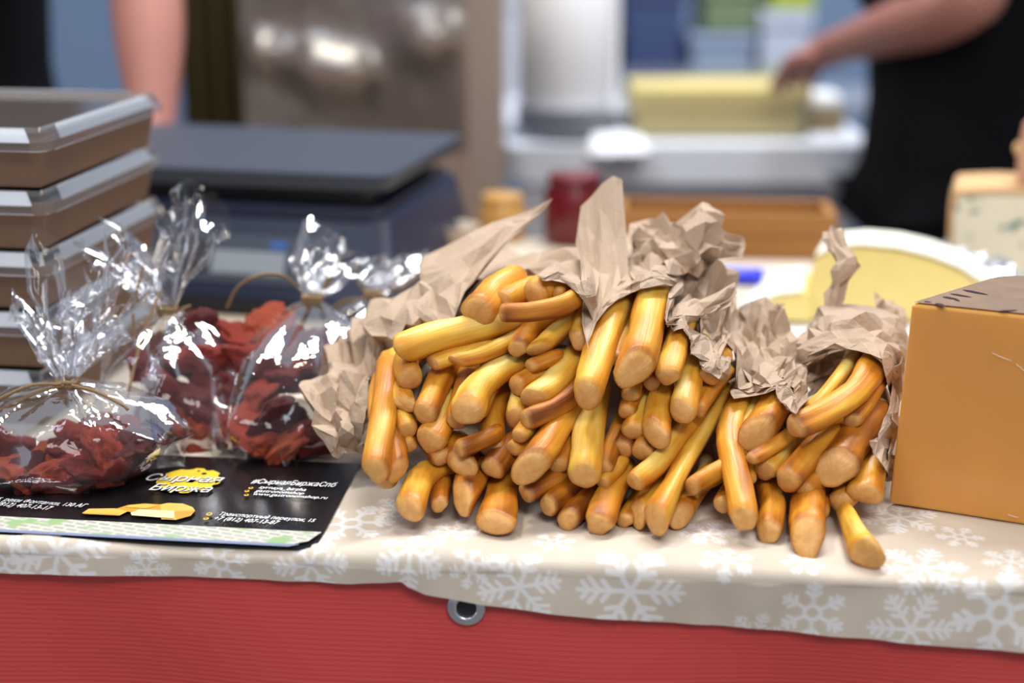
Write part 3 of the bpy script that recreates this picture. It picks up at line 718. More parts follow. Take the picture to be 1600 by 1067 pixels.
w3 = wrapper('crumpled brown paper of the small bundle right of centre')
patch('crumple', [[(1140, 492, .985), (1170, 475, .985), (1200, 470, .985), (1228, 466, .985)],
              [(1130, 522, .955), (1165, 510, .95), (1195, 512, .95), (1215, 505, .96)],
              [(1145, 552, .925), (1175, 545, .92), (1205, 540, .925), (1245, 545, .93)],
              [(1150, 580, .90), (1180, 580, .895), (1215, 575, .90), (1255, 580, .91)],
              [(1140, 612, .885), (1180, 615, .875), (1210, 615, .88), (1256, 618, .89)]], w3, .0050, 84, 21, mode='over')
patch('hanging_corner', [[(1205, 590, .885), (1230, 575, .89), (1258, 570, .895)], [(1212, 615, .874), (1235, 610, .876), (1262, 600, .88)], [(1225, 640, .866), (1242, 642, .866), (1262, 625, .872)]], w3, .003, 24, 22, mode='over')
patch('rolled_fold', [[(1140, 598, .888), (1175, 588, .882), (1210, 580, .884), (1240, 560, .895)], [(1142, 612, .876), (1178, 606, .87), (1212, 596, .874), (1246, 575, .886)], [(1144, 622, .872), (1180, 618, .866), (1214, 606, .87), (1250, 590, .88)]], w3, .002, 30, 23, mode='over')
patch('inner_crumple', [[(1085, 690, .90), (1110, 680, .90), (1130, 670, .90)], [(1090, 720, .875), (1115, 715, .872), (1135, 700, .875)], [(1100, 765, .85), (1120, 760, .85), (1140, 745, .85)]], w3, .003, 24, 24)

w4 = wrapper('brown kraft paper hood over the right bundle with a twisted tail')
patch('hood', [[(1248, 530, .97), (1268, 500, .97), (1288, 480, .97), (1335, 476, .97), (1385, 478, .97), (1412, 502, .97), (1416, 530, .97)],
              [(1246, 550, .93), (1268, 522, .92), (1300, 506, .91), (1340, 504, .905), (1382, 508, .91), (1408, 528, .92), (1414, 560, .93)],
              [(1250, 562, .905), (1275, 548, .893), (1305, 536, .882), (1340, 533, .878), (1378, 542, .880), (1402, 560, .89), (1408, 600, .90)],
              [(1258, 572, .895), (1285, 556, .885), (1308, 543, .875), (1342, 544, .872), (1376, 562, .872), (1394, 600, .875), (1402, 640, .885)]], w4, .0026, 84, 31, jag=.012, mode='over')
patch('hood_side', [[(1376, 560, .872), (1395, 575, .875), (1410, 560, .90)], [(1392, 600, .868), (1402, 615, .875), (1408, 620, .895)], [(1388, 645, .858), (1396, 655, .866), (1400, 670, .885)],
              [(1372, 680, .852), (1384, 695, .858), (1392, 710, .875)], [(1362, 702, .850), (1378, 722, .852), (1390, 745, .862)]], w4, .0024, 36, 32, mode='over')
patch('inner_lining', [[(1255, 575, .90), (1280, 560, .915), (1310, 545, .94), (1330, 545, .95)], [(1262, 600, .895), (1285, 590, .91), (1305, 575, .935), (1320, 560, .95)], [(1262, 620, .89), (1275, 618, .90), (1290, 600, .925), (1305, 590, .945)]], w4, .003, 30, 33, mode='under')
patch('twisted_tail', [[(1284, 362, .99), (1298, 355, .985), (1312, 358, .985)], [(1296, 385, .98), (1310, 385, .97), (1322, 384, .975)], [(1306, 418, .975), (1318, 412, .962), (1347, 416, .972)], [(1298, 445, .97), (1310, 440, .96), (1322, 440, .968)], [(1288, 482, .96), (1302, 482, .952), (1318, 480, .958)]], w4, .0028, 40, 34)
patch('back_peak', [[(1368, 455, .99), (1374, 462, .99), (1385, 475, .99)], [(1370, 478, .975), (1392, 480, .98), (1412, 498, .98)], [(1375, 505, .96), (1400, 510, .965), (1417, 525, .965)]], w4, .002, 24, 35)
patch('lower_crumple', [[(1362, 650, .885), (1380, 650, .885), (1398, 650, .89)], [(1360, 690, .865), (1380, 690, .86), (1396, 690, .87)], [(1368, 725, .852), (1382, 722, .85), (1392, 720, .856)], [(1380, 745, .846), (1386, 748, .845), (1392, 748, .848)]], w4, .004, 40, 36)

wrap_body(w1, -.014, .066, .108, .985, 1.15, 71)
wrap_body(w2, .092, .058, .120, .985, 1.16, 72)
wrap_body(w3, .170, .034, .045, .93, 1.03, 73)
wrap_body(w4, .232, .034, .062, .94, 1.04, 74)

# ------------------------------------------------------------------ dried tomatoes in cellophane bags
def tomato_mat():
    m = bpy.data.materials.new('dried_tomato'); m.use_nodes = True; nt = m.node_tree; b = nt.nodes['Principled BSDF']; N = nt.nodes.new; L = nt.links.new
    tc = N('ShaderNodeTexCoord'); oi = N('ShaderNodeObjectInfo'); ad = N('ShaderNodeVectorMath'); ad.operation = 'ADD'
    L(tc.outputs['Object'], ad.inputs[0]); cm = N('ShaderNodeCombineXYZ'); L(oi.outputs['Random'], cm.inputs[0]); L(cm.outputs[0], ad.inputs[1])
    n = N('ShaderNodeTexNoise'); n.inputs['Scale'].default_value = 70; n.inputs['Detail'].default_value = 6; n.inputs['Roughness'].default_value = .65; L(ad.outputs[0], n.inputs['Vector'])
    cr = N('ShaderNodeValToRGB'); e = cr.color_ramp.elements
    e[0].position = .28; e[0].color = srgb(52, 14, 14); e[1].position = .74; e[1].color = srgb(206, 104, 50)
    for p, c in ((.45, srgb(126, 30, 24)), (.6, srgb(168, 46, 28))): q = e.new(p); q.color = c
    mm = N('ShaderNodeMath'); mm.operation = 'MULTIPLY_ADD'; mm.inputs[1].default_value = .34; mm.inputs[2].default_value = -.17; L(oi.outputs['Random'], mm.inputs[0])
    m2 = N('ShaderNodeMath'); m2.operation = 'ADD'; L(mm.outputs[0], m2.inputs[0]); L(n.outputs['Fac'], m2.inputs[1]); L(m2.outputs[0], cr.inputs[0])
    L(cr.outputs[0], b.inputs['Base Color']); b.inputs['Roughness'].default_value = .5
    bp = N('ShaderNodeBump'); bp.inputs['Strength'].default_value = .8; bp.inputs['Distance'].default_value = .003; L(n.outputs['Fac'], bp.inputs['Height']); L(bp.outputs[0], b.inputs['Normal'])
    return m
tm = tomato_mat()
TV = []
for k in range(5):
    bm = bmesh.new(); bmesh.ops.create_icosphere(bm, subdivisions=4, radius=1); sd = Vector((k*9.1, k*3.3, k*5.7))
    for v in bm.verts:
        c = v.co.copy(); f = 1 + .45*noise.noise(c*1.3+sd) - .30*abs(noise.noise(c*2.6+sd*2)) + .10*noise.noise(c*6+sd)
        v.co = c*f; v.co.z *= .62; v.co.z += .25*(v.co.x**2)*(1 if k % 2 else -.6)   # a curled halved tomato
    me = bpy.data.meshes.new('dried_tomato'); bm.to_mesh(me); bm.free(); me.polygons.foreach_set('use_smooth', [True]*len(me.polygons)); me.materials.append(tm); TV.append(me)
rt = random.Random(11)
def tomatoes(lst, label, group, c, rx, ry):
    cx = at(c[0], 640, c[1]).x
    for i, (px, py, D, r) in enumerate(lst):
        p = at(px, py, D)
        if p.z < r*.5: p = atz(px, py, r*.5)
        r *= .95; e = math.hypot((p.x-cx)/(rx-.010), (p.y-c[1])/(ry-.010))
        if e > .86: p.x = cx + (p.x-cx)*.86/e; p.y = c[1] + (p.y-c[1])*.86/e
        o = bpy.data.objects.new('dried_tomato', TV[rt.randrange(5)]); C.objects.link(o); o.location = p
        o.scale = (r*rt.uniform(.9, 1.2), r*rt.uniform(.9, 1.2), r*rt.uniform(.8, 1.1)); o.rotation_euler = (rt.uniform(-.9, .9), rt.uniform(-.9, .9), rt.uniform(0, 6.28))
        tag(o, label, 'dried tomato', group)
tomatoes([(12, 705, .90, .020), (40, 738, .875, .020), (75, 715, .885, .020), (112, 700, .88, .019), (150, 672, .885, .019), (172, 708, .87, .022), (216, 704, .87, .021), (112, 748, .855, .020), (160, 752, .850, .020), (205, 748, .85, .021), (240, 738, .86, .016), (20, 760, .86, .018), (70, 762, .855, .018), (130, 685, .90, .018), (190, 680, .885, .017)],
         'wrinkled dark red dried tomato inside the front left tied bag', 'dried tomatoes in the front left bag', (112, .900), .074, .060)
tomatoes([(243, 562, .98, .019), (262, 612, .955, .021), (300, 524, .99, .020), (316, 572, .965, .022), (300, 625, .945, .021), (336, 604, .955, .020), (258, 655, .945, .018), (310, 668, .935, .020), (236, 640, .96, .015), (338, 540, .985, .017), (275, 550, .985, .018)],
         'wrinkled dried tomato inside the middle bag beside the stacked boxes', 'dried tomatoes in the middle bag', (288, .972), .056, .060)
tomatoes([(372, 528, .99, .019), (412, 512, .995, .020), (452, 545, .985, .022), (398, 566, .965, .022), (446, 590, .96, .020), (368, 600, .955, .018), (476, 570, .975, .016), (402, 618, .945, .018), (384, 668, .925, .020), (432, 655, .92, .022), (478, 684, .915, .019), (412, 695, .91, .018), (455, 700, .905, .019)],
         'orange-red dried tomato inside the bag next to the crumpled paper', 'dried tomatoes in the bag next to the paper', (436, .960), .052, .068)
tomatoes([(520, 552, 1.04, .016), (540, 575, 1.03, .015), (512, 530, 1.06, .014)], 'dark dried tomato inside the rear bag behind the crumpled paper', 'dried tomatoes in the rear bag', (550, 1.06), .036, .034)

def bag_shell(name, neck, base, rx, ry, parent, seed, up=False, height=.09, lean=(0, 0), spread=(.04, .015), n_a=22, n_t=5, body_h=None, amp=.0030):
    """body: tied neck widening down to the resting bag; up=True: the loose fan of film above the tie"""
    r = random.Random(seed); vs, fs = [], []
    if up: n_a, n_t = 14, 4
    ph = r.uniform(0, 6)
    for k in range(n_t+1):
        t = k/n_t
        for i in range(n_a):
            a = 2*math.pi*(i + (.5 if k % 2 else 0))/n_a; pl = math.cos(a*7+ph)*.5 + math.cos(a*11+ph*2)*.5
            if up:
                q = t**.8; jag = 1 + (.22*math.cos(a*2+ph) + r.uniform(-.12, .12))*t
                p = Vector((neck.x + lean[0]*t + (spread[0]*q+.004)*math.cos(a)*(1+.35*pl*(1-.3*t)), neck.y + lean[1]*t + (spread[1]*q+.004)*math.sin(a)*(1+.5*pl), neck.z + height*t*jag))
            else:
                q = math.sin(min(1, t*1.35)*math.pi/2)**.72; cx = neck.lerp(base, min(1, t*1.1))
                zz = neck.z + (base.z - neck.z)*(t**1.15)
                tuck = 1 if t < .85 else 1 - .10*(t-.85)/.15
                p = Vector((cx.x + (rx*q*tuck+.004)*math.cos(a)*(1+.16*pl*(1-t)), cx.y + (ry*q*tuck+.004)*math.sin(a)*(1+.16*pl*(1-t)), zz))
            g = amp*(.3 + min(1, t*2))
            p += Vector((r.gauss(0, g), r.gauss(0, g), r.gauss(0, g*.8))); p.z = max(p.z, .0035)
            vs.append(p)
    for k in range(n_t):
        for i in range(n_a):
            a, b = k*n_a+i, k*n_a+(i+1) % n_a; c, d = a+n_a, b+n_a
            if k % 2: fs += [(a, b, d), (a, d, c)]
            else: fs += [(a, b, c), (b, d, c)]
    if not up: fs.append(tuple(n_t*n_a+i for i in range(n_a)))
    bm = bmesh.new(); bv = [bm.verts.new(v) for v in vs]
    for f in fs: bm.faces.new([bv[i] for i in f])
    bmesh.ops.subdivide_edges(bm, edges=bm.edges[:], cuts=1, use_grid_fill=True, smooth=.22)
    o = from_bm(name, bm, film, parent, True)
    # keep the sharper folds
    return o
def bag(label, neck_px, D_neck, base_px, rx, ry, seed, fans, ties):
    base = Vector((at(base_px[0], 640, base_px[1]).x, base_px[1], .004)); root = empty('tomato_bag', tuple(base)); tag(root, label, 'bag', 'cellophane bags of dried tomatoes')
    def add(o):
        o.parent = root; o.matrix_parent_inverse = root.matrix_world.inverted(); return o
    neck = at(neck_px[0], neck_px[1], D_neck); 
    add(bag_shell('film_body', neck, base, rx, ry, None, seed))
    for j, (px, py, D, sx, sy) in enumerate(fans):
        tip = at(px, py, D); add(bag_shell('film_top', neck, base, 0, 0, None, seed+50+j, True, tip.z-neck.z, (tip.x-neck.x, tip.y-neck.y), (sx, sy), amp=.0030))
    ring = [neck + Vector((.0065*math.cos(a), .0065*math.sin(a), .0008*math.sin(3*a))) for a in [i*math.pi/5 for i in range(11)]]
    add(tube('twine_knot', ring, .0016, twine_m, None, 8, 40)); add(tube('twine_knot', [p + Vector((0, -.0005, .0026)) for p in ring], .0015, twine_m, None, 8, 40))
    for t in ties: add(tube('twine', [at(*p) for p in t], .0011, twine_m, None, 8, 40))
    return root
bag('clear cellophane bag of dried tomatoes at front left, tied with twine', (106, 600), .885, (112, .900), .074, .060, 5,
    [(120, 400, .93, .030, .016), (165, 470, .93, .022, .012), (60, 470, .93, .020, .012)],
    [[(100, 602, .877), (60, 612, .872), (20, 632, .868), (-20, 650, .868)], [(96, 600, .876), (50, 602, .872), (10, 618, .868), (-20, 634, .868)], [(112, 602, .876), (150, 612, .872), (190, 632, .862), (200, 640, .86)]])
bag('middle cellophane bag of dried tomatoes beside the stacked boxes', (262, 486), .985, (288, .972), .056, .060, 15,
    [(300, 318, 1.02, .020, .012), (225, 365, 1.02, .026, .014), (165, 390, 1.01, .014, .010)],
    [[(268, 490, .99), (285, 482, .985), (298, 478, .985)], [(255, 490, .985), (236, 510, .975), (222, 535, .965), (215, 546, .96)], [(250, 455, .985), (240, 480, .975), (226, 515, .965), (217, 546, .958)],
     [(208, 490, .965), (209, 520, .962), (213, 545, .958)], [(217, 546, .957), (208, 580, .945), (200, 620, .93)], [(225, 412, .98), (218, 440, .975), (212, 470, .968)]])
bag('cellophane bag of orange-red dried tomatoes next to the crumpled paper', (488, 468), 1.01, (436, .960), .052, .068, 25,
    [(500, 368, 1.06, .016, .010), (545, 405, 1.06, .018, .010)],
    [[(354, 482, 1.02), (372, 448, 1.02), (405, 430, 1.02), (440, 430, 1.025), (462, 446, 1.03), (482, 466, 1.03)], [(486, 466, 1.025), (505, 455, 1.02), (520, 430, 1.02), (505, 445, 1.02), (488, 468, 1.025)], [(486, 468, 1.028), (480, 485, 1.02)]])
bag('rear cellophane bag behind the crumpled paper, its twine curling up', (585, 462), 1.10, (550, 1.06), .036, .034, 35,
    [(610, 420, 1.15, .022, .012), (640, 405, 1.15, .014, .010)],
    [[(515, 485, 1.11), (540, 470, 1.11), (575, 465, 1.11), (610, 450, 1.11), (635, 410, 1.11)], [(556, 410, 1.11), (560, 440, 1.11), (575, 458, 1.11), (600, 460, 1.11), (630, 448, 1.11), (655, 430, 1.11)]])

# ------------------------------------------------------------------ stacked kraft boxes with clear lids
boxes_c = atz(66, 690, 0)
BRZ = math.radians(-8)
def takeout(z, dx, rz, label):
    W, Dp, H = .20, .215, .0415
    yk = 215 + (.177 - z)/.0437*105; fr = Vector((at(67 + dx, yk, .966).x, .966, 0))       # front right corner
    root = empty('takeout_box', (fr.x, fr.y, z), rz); tag(root, label, 'food box', 'stacked kraft takeaway boxes')
    tp, bt = .0, .010
    def tray(inset, z0, z1, in0): pass
    bm = bmesh.new()
    def ringv(ins, zz): return [bm.verts.new(v) for v in ((-W+ins, ins, zz), (-ins, ins, zz), (-ins, Dp-ins, zz), (-W+ins, Dp-ins, zz))]
    a, b = ringv(bt, 0), ringv(.003, H-.007); c, d = ringv(.0045, H-.007), ringv(bt+.001, .0015)
    bm.faces.new(a[::-1]); bm.faces.new(d)
    for p, q in ((a, b), (b, c), (c, d)):
        for i in range(4): bm.faces.new((p[i], p[(i+1) % 4], q[(i+1) % 4], q[i]))
    bmesh.ops.recalc_face_normals(bm, faces=bm.faces)
    from_bm('tray', bm, kraft_box, root)
    # glare painted white on the sloping lid shoulder, one strip on each side, cut short at the corners
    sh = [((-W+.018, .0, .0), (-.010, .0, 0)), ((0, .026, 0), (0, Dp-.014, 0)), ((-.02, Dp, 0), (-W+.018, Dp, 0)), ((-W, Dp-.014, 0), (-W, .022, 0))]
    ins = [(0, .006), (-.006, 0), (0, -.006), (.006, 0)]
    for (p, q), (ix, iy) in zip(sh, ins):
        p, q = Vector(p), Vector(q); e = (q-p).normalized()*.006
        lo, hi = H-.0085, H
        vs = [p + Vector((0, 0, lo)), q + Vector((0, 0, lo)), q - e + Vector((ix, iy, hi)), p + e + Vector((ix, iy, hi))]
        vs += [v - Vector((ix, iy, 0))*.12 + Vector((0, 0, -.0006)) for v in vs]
        mesh('lid_shoulder_glare', vs, [(0, 1, 2, 3), (7, 6, 5, 4), (0, 4, 5, 1), (1, 5, 6, 2), (2, 6, 7, 3), (3, 7, 4, 0)], shoulder_glare_m, root)
    # clear lid: skirt, rim bead and recessed top panel
    bm = bmesh.new(); o = rrect(W+.004, Dp+.004, .010, 4)
    prof = [(.0, H-.0145, .0), (.0008, H-.0150, .0008), (0, H-.0085, 0), (.0, H-.0080, -.001), (0, H+.0008, -.006), (0, H+.0008, -.0075), (0, H-.0035, -.0085)]
    rings = []
    for _, zz, grow in prof:
        g = rrect(W+.004+2*grow, Dp+.004+2*grow, max(.003, .010+grow), 4); rings.append([bm.verts.new((x-W/2, y+Dp/2, zz)) for x, y in g])
    for p, q in zip(rings, rings[1:]):
        for i in range(len(p)): bm.faces.new((p[i], p[(i+1) % len(p)], q[(i+1) % len(q)], q[i]))
    bm.faces.new(rings[-1])
    from_bm('clear_lid', bm, lidfilm, root)
    for x in (-.05, -.085, -.12):      # little snap ribs in the skirt
        mesh('snap_rib', [(x-.008, -.0032, H-.0125), (x+.008, -.0032, H-.0125), (x+.008, -.0032, H-.0115), (x-.008, -.0032, H-.0115), (x-.008, -.0022, H-.0125), (x+.008, -.0022, H-.0125), (x+.008, -.0022, H-.0115), (x-.008, -.0022, H-.0115)],
             [(0, 1, 2, 3), (0, 4, 5, 1), (3, 2, 6, 7), (0, 3, 7, 4), (1, 5, 6, 2)], lidfilm, root)
    return root
shoulder_glare_m = mat('lid_glare_white', srgb(214, 217, 222), .25, .5)
bl = ['kraft takeaway box with clear lid, lowest of the stack at left', 'kraft takeaway box with clear lid, second from the bottom of the stack', 'kraft takeaway box with clear lid, in the middle of the stack',
      'kraft takeaway box with clear lid, second from the top of the stack', 'kraft takeaway box with clear lid, topmost of the stack at left']
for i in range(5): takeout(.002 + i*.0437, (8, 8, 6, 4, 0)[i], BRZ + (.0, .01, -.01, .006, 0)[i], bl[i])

# ------------------------------------------------------------------ weighing scale
SCR = math.radians(-13)
sc = empty('weighing_scale', (-.255, 1.43, .001), SCR); tag(sc, 'dark electronic weighing scale with a slate grey pan behind the bags', 'scale')
PW, PD = .36, .265
def rprism(name, w_, d_, r, z0, z1, m, parent, cx=0, cy=0, w2=None, d2=None, bev=0):
    a = [(x+cx, y+cy) for x, y in rrect(w_, d_, r)]; b = [(x+cx, y+cy) for x, y in rrect(w2 or w_, d2 or d_, r)]
    return prism(name, a, z0, z1, m, parent, bev, b)
pan = rprism('weighing_pan', PW-.012, PD-.012, .016, .117, .130, slate, sc, w2=PW, d2=PD)
rprism('pan_rim', PW, PD, .018, .1295, .1320, slate, pan)
rprism('pan_inset', PW-.012, PD-.012, .014, .1320, .1325, slate, pan)
rprism('pan_carrier', .30, .21, .012, .098, .117, darkpl, sc)
body_poly = [(-.19, -.155), (.19, -.155), (.19, .14), (-.19, .14)]; body_top = [(-.172, -.110), (.172, -.110), (.172, .125), (-.172, .125)]
prism('body', body_poly, .010, .094, navy, sc, .008, body_top)
rprism('upper_ledge', .33, .235, .015, .088, .099, navy, sc)
rprism('base_skirt', .385, .30, .02, .004, .016, darkpl, sc, 0, -.006)
for fx in (-.16, .16):
    for fy in (-.13, .11): lathe('foot', [(.012, 0), (.012, .006)], darkpl, sc, 12, (fx, fy, .0))
sl_a = math.atan2(.084, .045)
fp = empty('tmp'); bpy.data.objects.remove(fp)
def on_panel(name, x0, x1, h0, h1, m, parent, t=.0015):
    """rectangle on the sloping front face; h runs up the face"""
    n_ = Vector((0, -.084, .045)).normalized(); u = Vector((0, .045, .084)).normalized(); o_ = Vector((0, -.155, .010))
    vs = [o_ + Vector((x, 0, 0)) + u*h + n_*q for q in (0.0, t) for x, h in ((x0, h0), (x1, h0), (x1, h1), (x0, h1))]
    return mesh(name, vs, [(4, 5, 6, 7), (0, 1, 5, 4), (1, 2, 6, 5), (2, 3, 7, 6), (3, 0, 4, 7)], m, parent)
grey_d = mat('display_grey', srgb(150, 160, 170), .3); blue_d = mat('display_blue', srgb(60, 110, 190), .3)
dp = on_panel('display_panel', -.10, .125, .022, .068, mat('panel_grey', srgb(70, 78, 92), .4), sc)
on_panel('dark_window', -.045, .000, .030, .062, black, dp, .003); on_panel('display', .006, .078, .030, .052, grey_d, dp, .003); on_panel('indicator', .062, .078, .055, .062, blue_d, dp, .003)

# ------------------------------------------------------------------ flyer with print
FZ = .0036
def fpt(px, py, z=FZ): return atz(px, py, z)
A0, A1, A2 = fpt(492, 857), fpt(563, 722), fpt(0, 832)
ux = (A0 - A2).normalized(); uy = Vector((-ux.y, ux.x, 0))     # flyer axes on the table
FLx = .44; FLy = (A1-A0).dot(uy)
skew = (A1-A0).dot(ux)/FLy
def fl_pt(a, b, z=0): return A0 + ux*(a + skew*b) + uy*b + Vector((0, 0, z))
fv, ff = [], []; NX, NY = 40, 14
for i in range(NX+1):
    for j in range(NY+1):
        a = -FLx + FLx*i/NX; b = FLy*j/NY
        # rounded front right corner
        rc = .012
        if a > -rc and b < rc:
            q = Vector((a+rc, b-rc)); 
            if q.length > rc: q = q.normalized()*rc
            a, b = q.x-rc, q.y+rc
        fv.append(fl_pt(a, b, -.0010))
for i in range(NX):
    for j in range(NY):
        k = i*(NY+1)+j; ff.append((k, k+NY+1, k+NY+2, k+1))
gloss_black = mat('gloss_black_card', srgb(20, 18, 20), .22, .5)
fly = mesh('flyer', fv, ff, gloss_black, None, False); fm = fly.modifiers.new('thickness', 'SOLIDIFY'); fm.thickness = .0006; fm.offset = -1
tag(fly, 'glossy black advertising flyer with yellow logo under the tomato bags', 'flyer')
def flat_poly(name, pts, m, z, parent=fly):
    vs = [Vector(p) + Vector((0, 0, z)) for p in pts]; return mesh(name, vs, [tuple(range(len(vs)))], m, parent)
def px_poly(name, pxs, m, z): return flat_poly(name, [fpt(x, y) for x, y in pxs], m, z)
yellow = mat('print_yellow', srgb(226, 190, 44), .4); pwhite = mat('print_white', srgb(240, 240, 240), .35)
p_or = mat('print_orange', srgb(226, 178, 84), .3); p_or2 = mat('print_gold', srgb(205, 148, 56), .3); p_pale = mat('print_cream', srgb(226, 206, 160), .3); edge_bl = mat('print_edge', srgb(122, 132, 164), .5)
def map_material():
    m = bpy.data.materials.new('printed_map'); m.use_nodes = True; nt = m.node_tree; b = nt.nodes['Principled BSDF']; N = nt.nodes.new; L = nt.links.new
    tc = N('ShaderNodeTexCoord'); mp = N('ShaderNodeMapping'); mp.inputs['Rotation'].default_value = (0, 0, .35); L(tc.outputs['Object'], mp.inputs[0])
    br = N('ShaderNodeTexBrick'); br.inputs['Scale'].default_value = 55; br.inputs['Color1'].default_value = srgb(168, 168, 164); br.inputs['Color2'].default_value = srgb(146, 158, 140); br.inputs['Mortar'].default_value = srgb(196, 192, 178); br.inputs['Mortar Size'].default_value = .06; br.inputs['Bias'].default_value = -.2
    L(mp.outputs[0], br.inputs['Vector'])
    n = N('ShaderNodeTexNoise'); n.inputs['Scale'].default_value = 45; L(tc.outputs['Object'], n.inputs['Vector']); cr = N('ShaderNodeValToRGB'); cr.color_ramp.elements[0].position = .58; cr.color_ramp.elements[1].position = .66; L(n.outputs['Fac'], cr.inputs[0])
    mx = N('ShaderNodeMix'); mx.data_type = 'RGBA'; mx.inputs[7].default_value = srgb(140, 170, 118); L(cr.outputs[0], mx.inputs[0]); L(br.outputs[0], mx.inputs[6]); L(mx.outputs[2], b.inputs['Base Color']); b.inputs['Roughness'].default_value = .55
    return m
ms = flat_poly('map_strip', [fl_pt(-FLx, .004), fl_pt(-.014, .004), fl_pt(-.006, .009), fl_pt(-.001, .0225), fl_pt(-FLx, .0225)], map_material(), .0003)
ms['label'] = 'printed street map strip'
flat_poly('blue_edge', [fl_pt(-FLx, .0004), fl_pt(-.016, .0004), fl_pt(-.010, .0040), fl_pt(-FLx, .0040)], edge_bl, .0003)
# yellow cheese-wheel logo with bites
lc = fpt(296, 751); LR = .0212; lp = []
for i in range(120):
    a = 2*math.pi*i/120; r = LR
    for bx, br_ in ((.5, .16), (1.25, .13), (1.9, .2), (2.9, .15), (3.7, .18), (4.6, .12), (5.3, .2), (5.95, .13)):
        dd = abs(a-bx)
        if dd < br_: r = LR - .0024*math.sqrt(1-(dd/br_)**2)
    lp.append(lc + ux*r*math.cos(a) + uy*r*math.sin(a))
logo = flat_poly('logo_disc', lp, yellow, .0003); logo['label'] = 'yellow cheese wheel logo'
for q, (a, b, r) in enumerate(((.006, .012, .0018), (.012, .006, .0012), (-.004, -.014, .0016), (.008, -.013, .0012), (.001, .016, .0010))):
    flat_poly('logo_hole', [lc + ux*(a + r*math.cos(t)) + uy*(b + r*math.sin(t)) for t in [i*math.pi/6 for i in range(12)]], gloss_black, .0005)
def text(name, s, p0, p1, m, z=.0006, shear=.25, offset=0.0, yscale=1.0):
    cu = bpy.data.curves.new(name, 'FONT'); cu.body = s; cu.size = 1; cu.shear = shear; cu.offset = offset; cu.resolution_u = 3
    o = bpy.data.objects.new(name, cu); C.objects.link(o); bpy.context.view_layer.update()
    me = bpy.data.meshes.new_from_object(o.evaluated_get(bpy.context.evaluated_depsgraph_get())); bpy.data.objects.remove(o)
    a, b = fpt(*p0), fpt(*p1); e = b-a; L_ = e.length; e.normalize(); nrm = Vector((-e.y, e.x, 0))
    xs = [v.co.x for v in me.vertices]; x0, x1 = min(xs), max(xs); k = L_/(x1-x0)
    for v in me.vertices:
        v.co = a + e*((v.co.x-x0)*k) + nrm*(v.co.y*k*yscale) + Vector((0, 0, z))
    me.name = name; me.materials.clear(); me.materials.append(m); return link(name, me, None, fly)
text('printed_line', '#СырнаяБиржаСпб', (392, 756), (524, 762), pwhite, yscale=1.75, offset=.012)
text('printed_line', 'syrnaya_birzha', (404, 764), (477, 768.5), pwhite, offset=.01, yscale=1.25)
text('printed_line', 'gastronomshop', (398, 769.5), (474, 774), pwhite, offset=.01, yscale=1.25)
text('printed_line', 'www.gastronomshop.ru', (395, 774.5), (511, 781), pwhite, offset=.01, yscale=1.25)
text('printed_line', 'Транспортный переулок, 15', (342, 806), (491, 817), pwhite, offset=.008, yscale=1.45)
text('printed_line', '+7 (812) 407-13-87', (333, 813), (434, 820.5), pwhite, offset=.008, yscale=1.45)
text('printed_line', 'наб. реки Фонтанки, 130 АГ', (-22, 782), (133, 794), pwhite, offset=.008, yscale=1.45)
text('printed_line', '+7 (812) 407-13-17', (-24, 789), (78, 798), pwhite, offset=.008, yscale=1.45)
for s, a, b in (('Сырная', (226, 752), (346, 756)), ('Биржа', (232, 767), (328, 771))):
    text('logo_lettering', s, a, b, gloss_black, .0006, .3, .022, 1.15); text('logo_lettering', s, a, b, pwhite, .0009, .3, .0, 1.15)
# small yellow icons beside the lines
for x, y, r in ((392, 765, .0016), (386, 770, .0016), (385, 776, .0016), (327, 806, .0020), (322, 813, .0018)):
    c = fpt(x, y-2); flat_poly('contact_icon', [c + ux*(r*math.cos(t)) + uy*(r*1.1*math.sin(t)) for t in [i*math.pi/5 for i in range(10)]], yellow, .0004)
    flat_poly('icon_centre', [c + ux*(r*.45*math.cos(t)) + uy*(r*.5*math.sin(t)) for t in [i*math.pi/4 for i in range(8)]], gloss_black, .0007)
# printed cheese picture
px_poly('cheese_picture', [(250, 789), (262, 786.5), (286, 787.5), (301, 793), (305, 799), (298, 807), (276, 813), (252, 812)], p_or, .0004)
px_poly('cheese_picture', [(272, 800), (305, 799), (298, 807), (276, 813)], p_or2, .0006)
px_poly('cheese_picture', [(178, 797), (200, 790), (226, 787.5), (250, 789), (252, 800), (204, 801)], p_or2, .0005)
px_poly('cheese_picture', [(196, 794), (204, 790.5), (232, 789.5), (246, 792), (228, 796)], p_or, .0008)
px_poly('cheese_picture', [(128, 803), (139, 796), (180, 795.5), (200, 800), (186, 807), (132, 804.5)], p_or, .0006)
px_poly('cheese_picture', [(128, 803), (186, 805), (186, 807), (132, 804.5)], p_or2, .0008)
px_poly('cheese_picture', [(204, 803), (218, 797.5), (273, 800), (272, 812), (206, 807)], p_pale, .0009)

# ------------------------------------------------------------------ orange cheese block in film
P0 = Vector((.2375, .831, 0)); fd = Vector((.915, -.403, 0)); P1 = P0 + fd*.17
P2 = Vector((.312, .897, 0)); P3 = P2 + Vector((.15, .0, 0))
cheddar = mat('orange_cheese', srgb(230, 164, 78), .32, .5, sub=.25, noise_amt=.06, noise_scale=35)
cb = empty('cheese_block', tuple(P0)); tag(cb, 'large orange cheese wedge wrapped in cling film at the right', 'cheese')
poly = [(0, 0), tuple((P1-P0)[:2]), tuple((P3-P0)[:2]), tuple((P2-P0)[:2])]
top = [(x+.0046, y+.002) for x, y in poly]
prism('wedge', poly, .002, .1325, cheddar, cb, .0022, top, 3)
CH = .1332
def blk(a, b, z): return Vector((a, b, z))
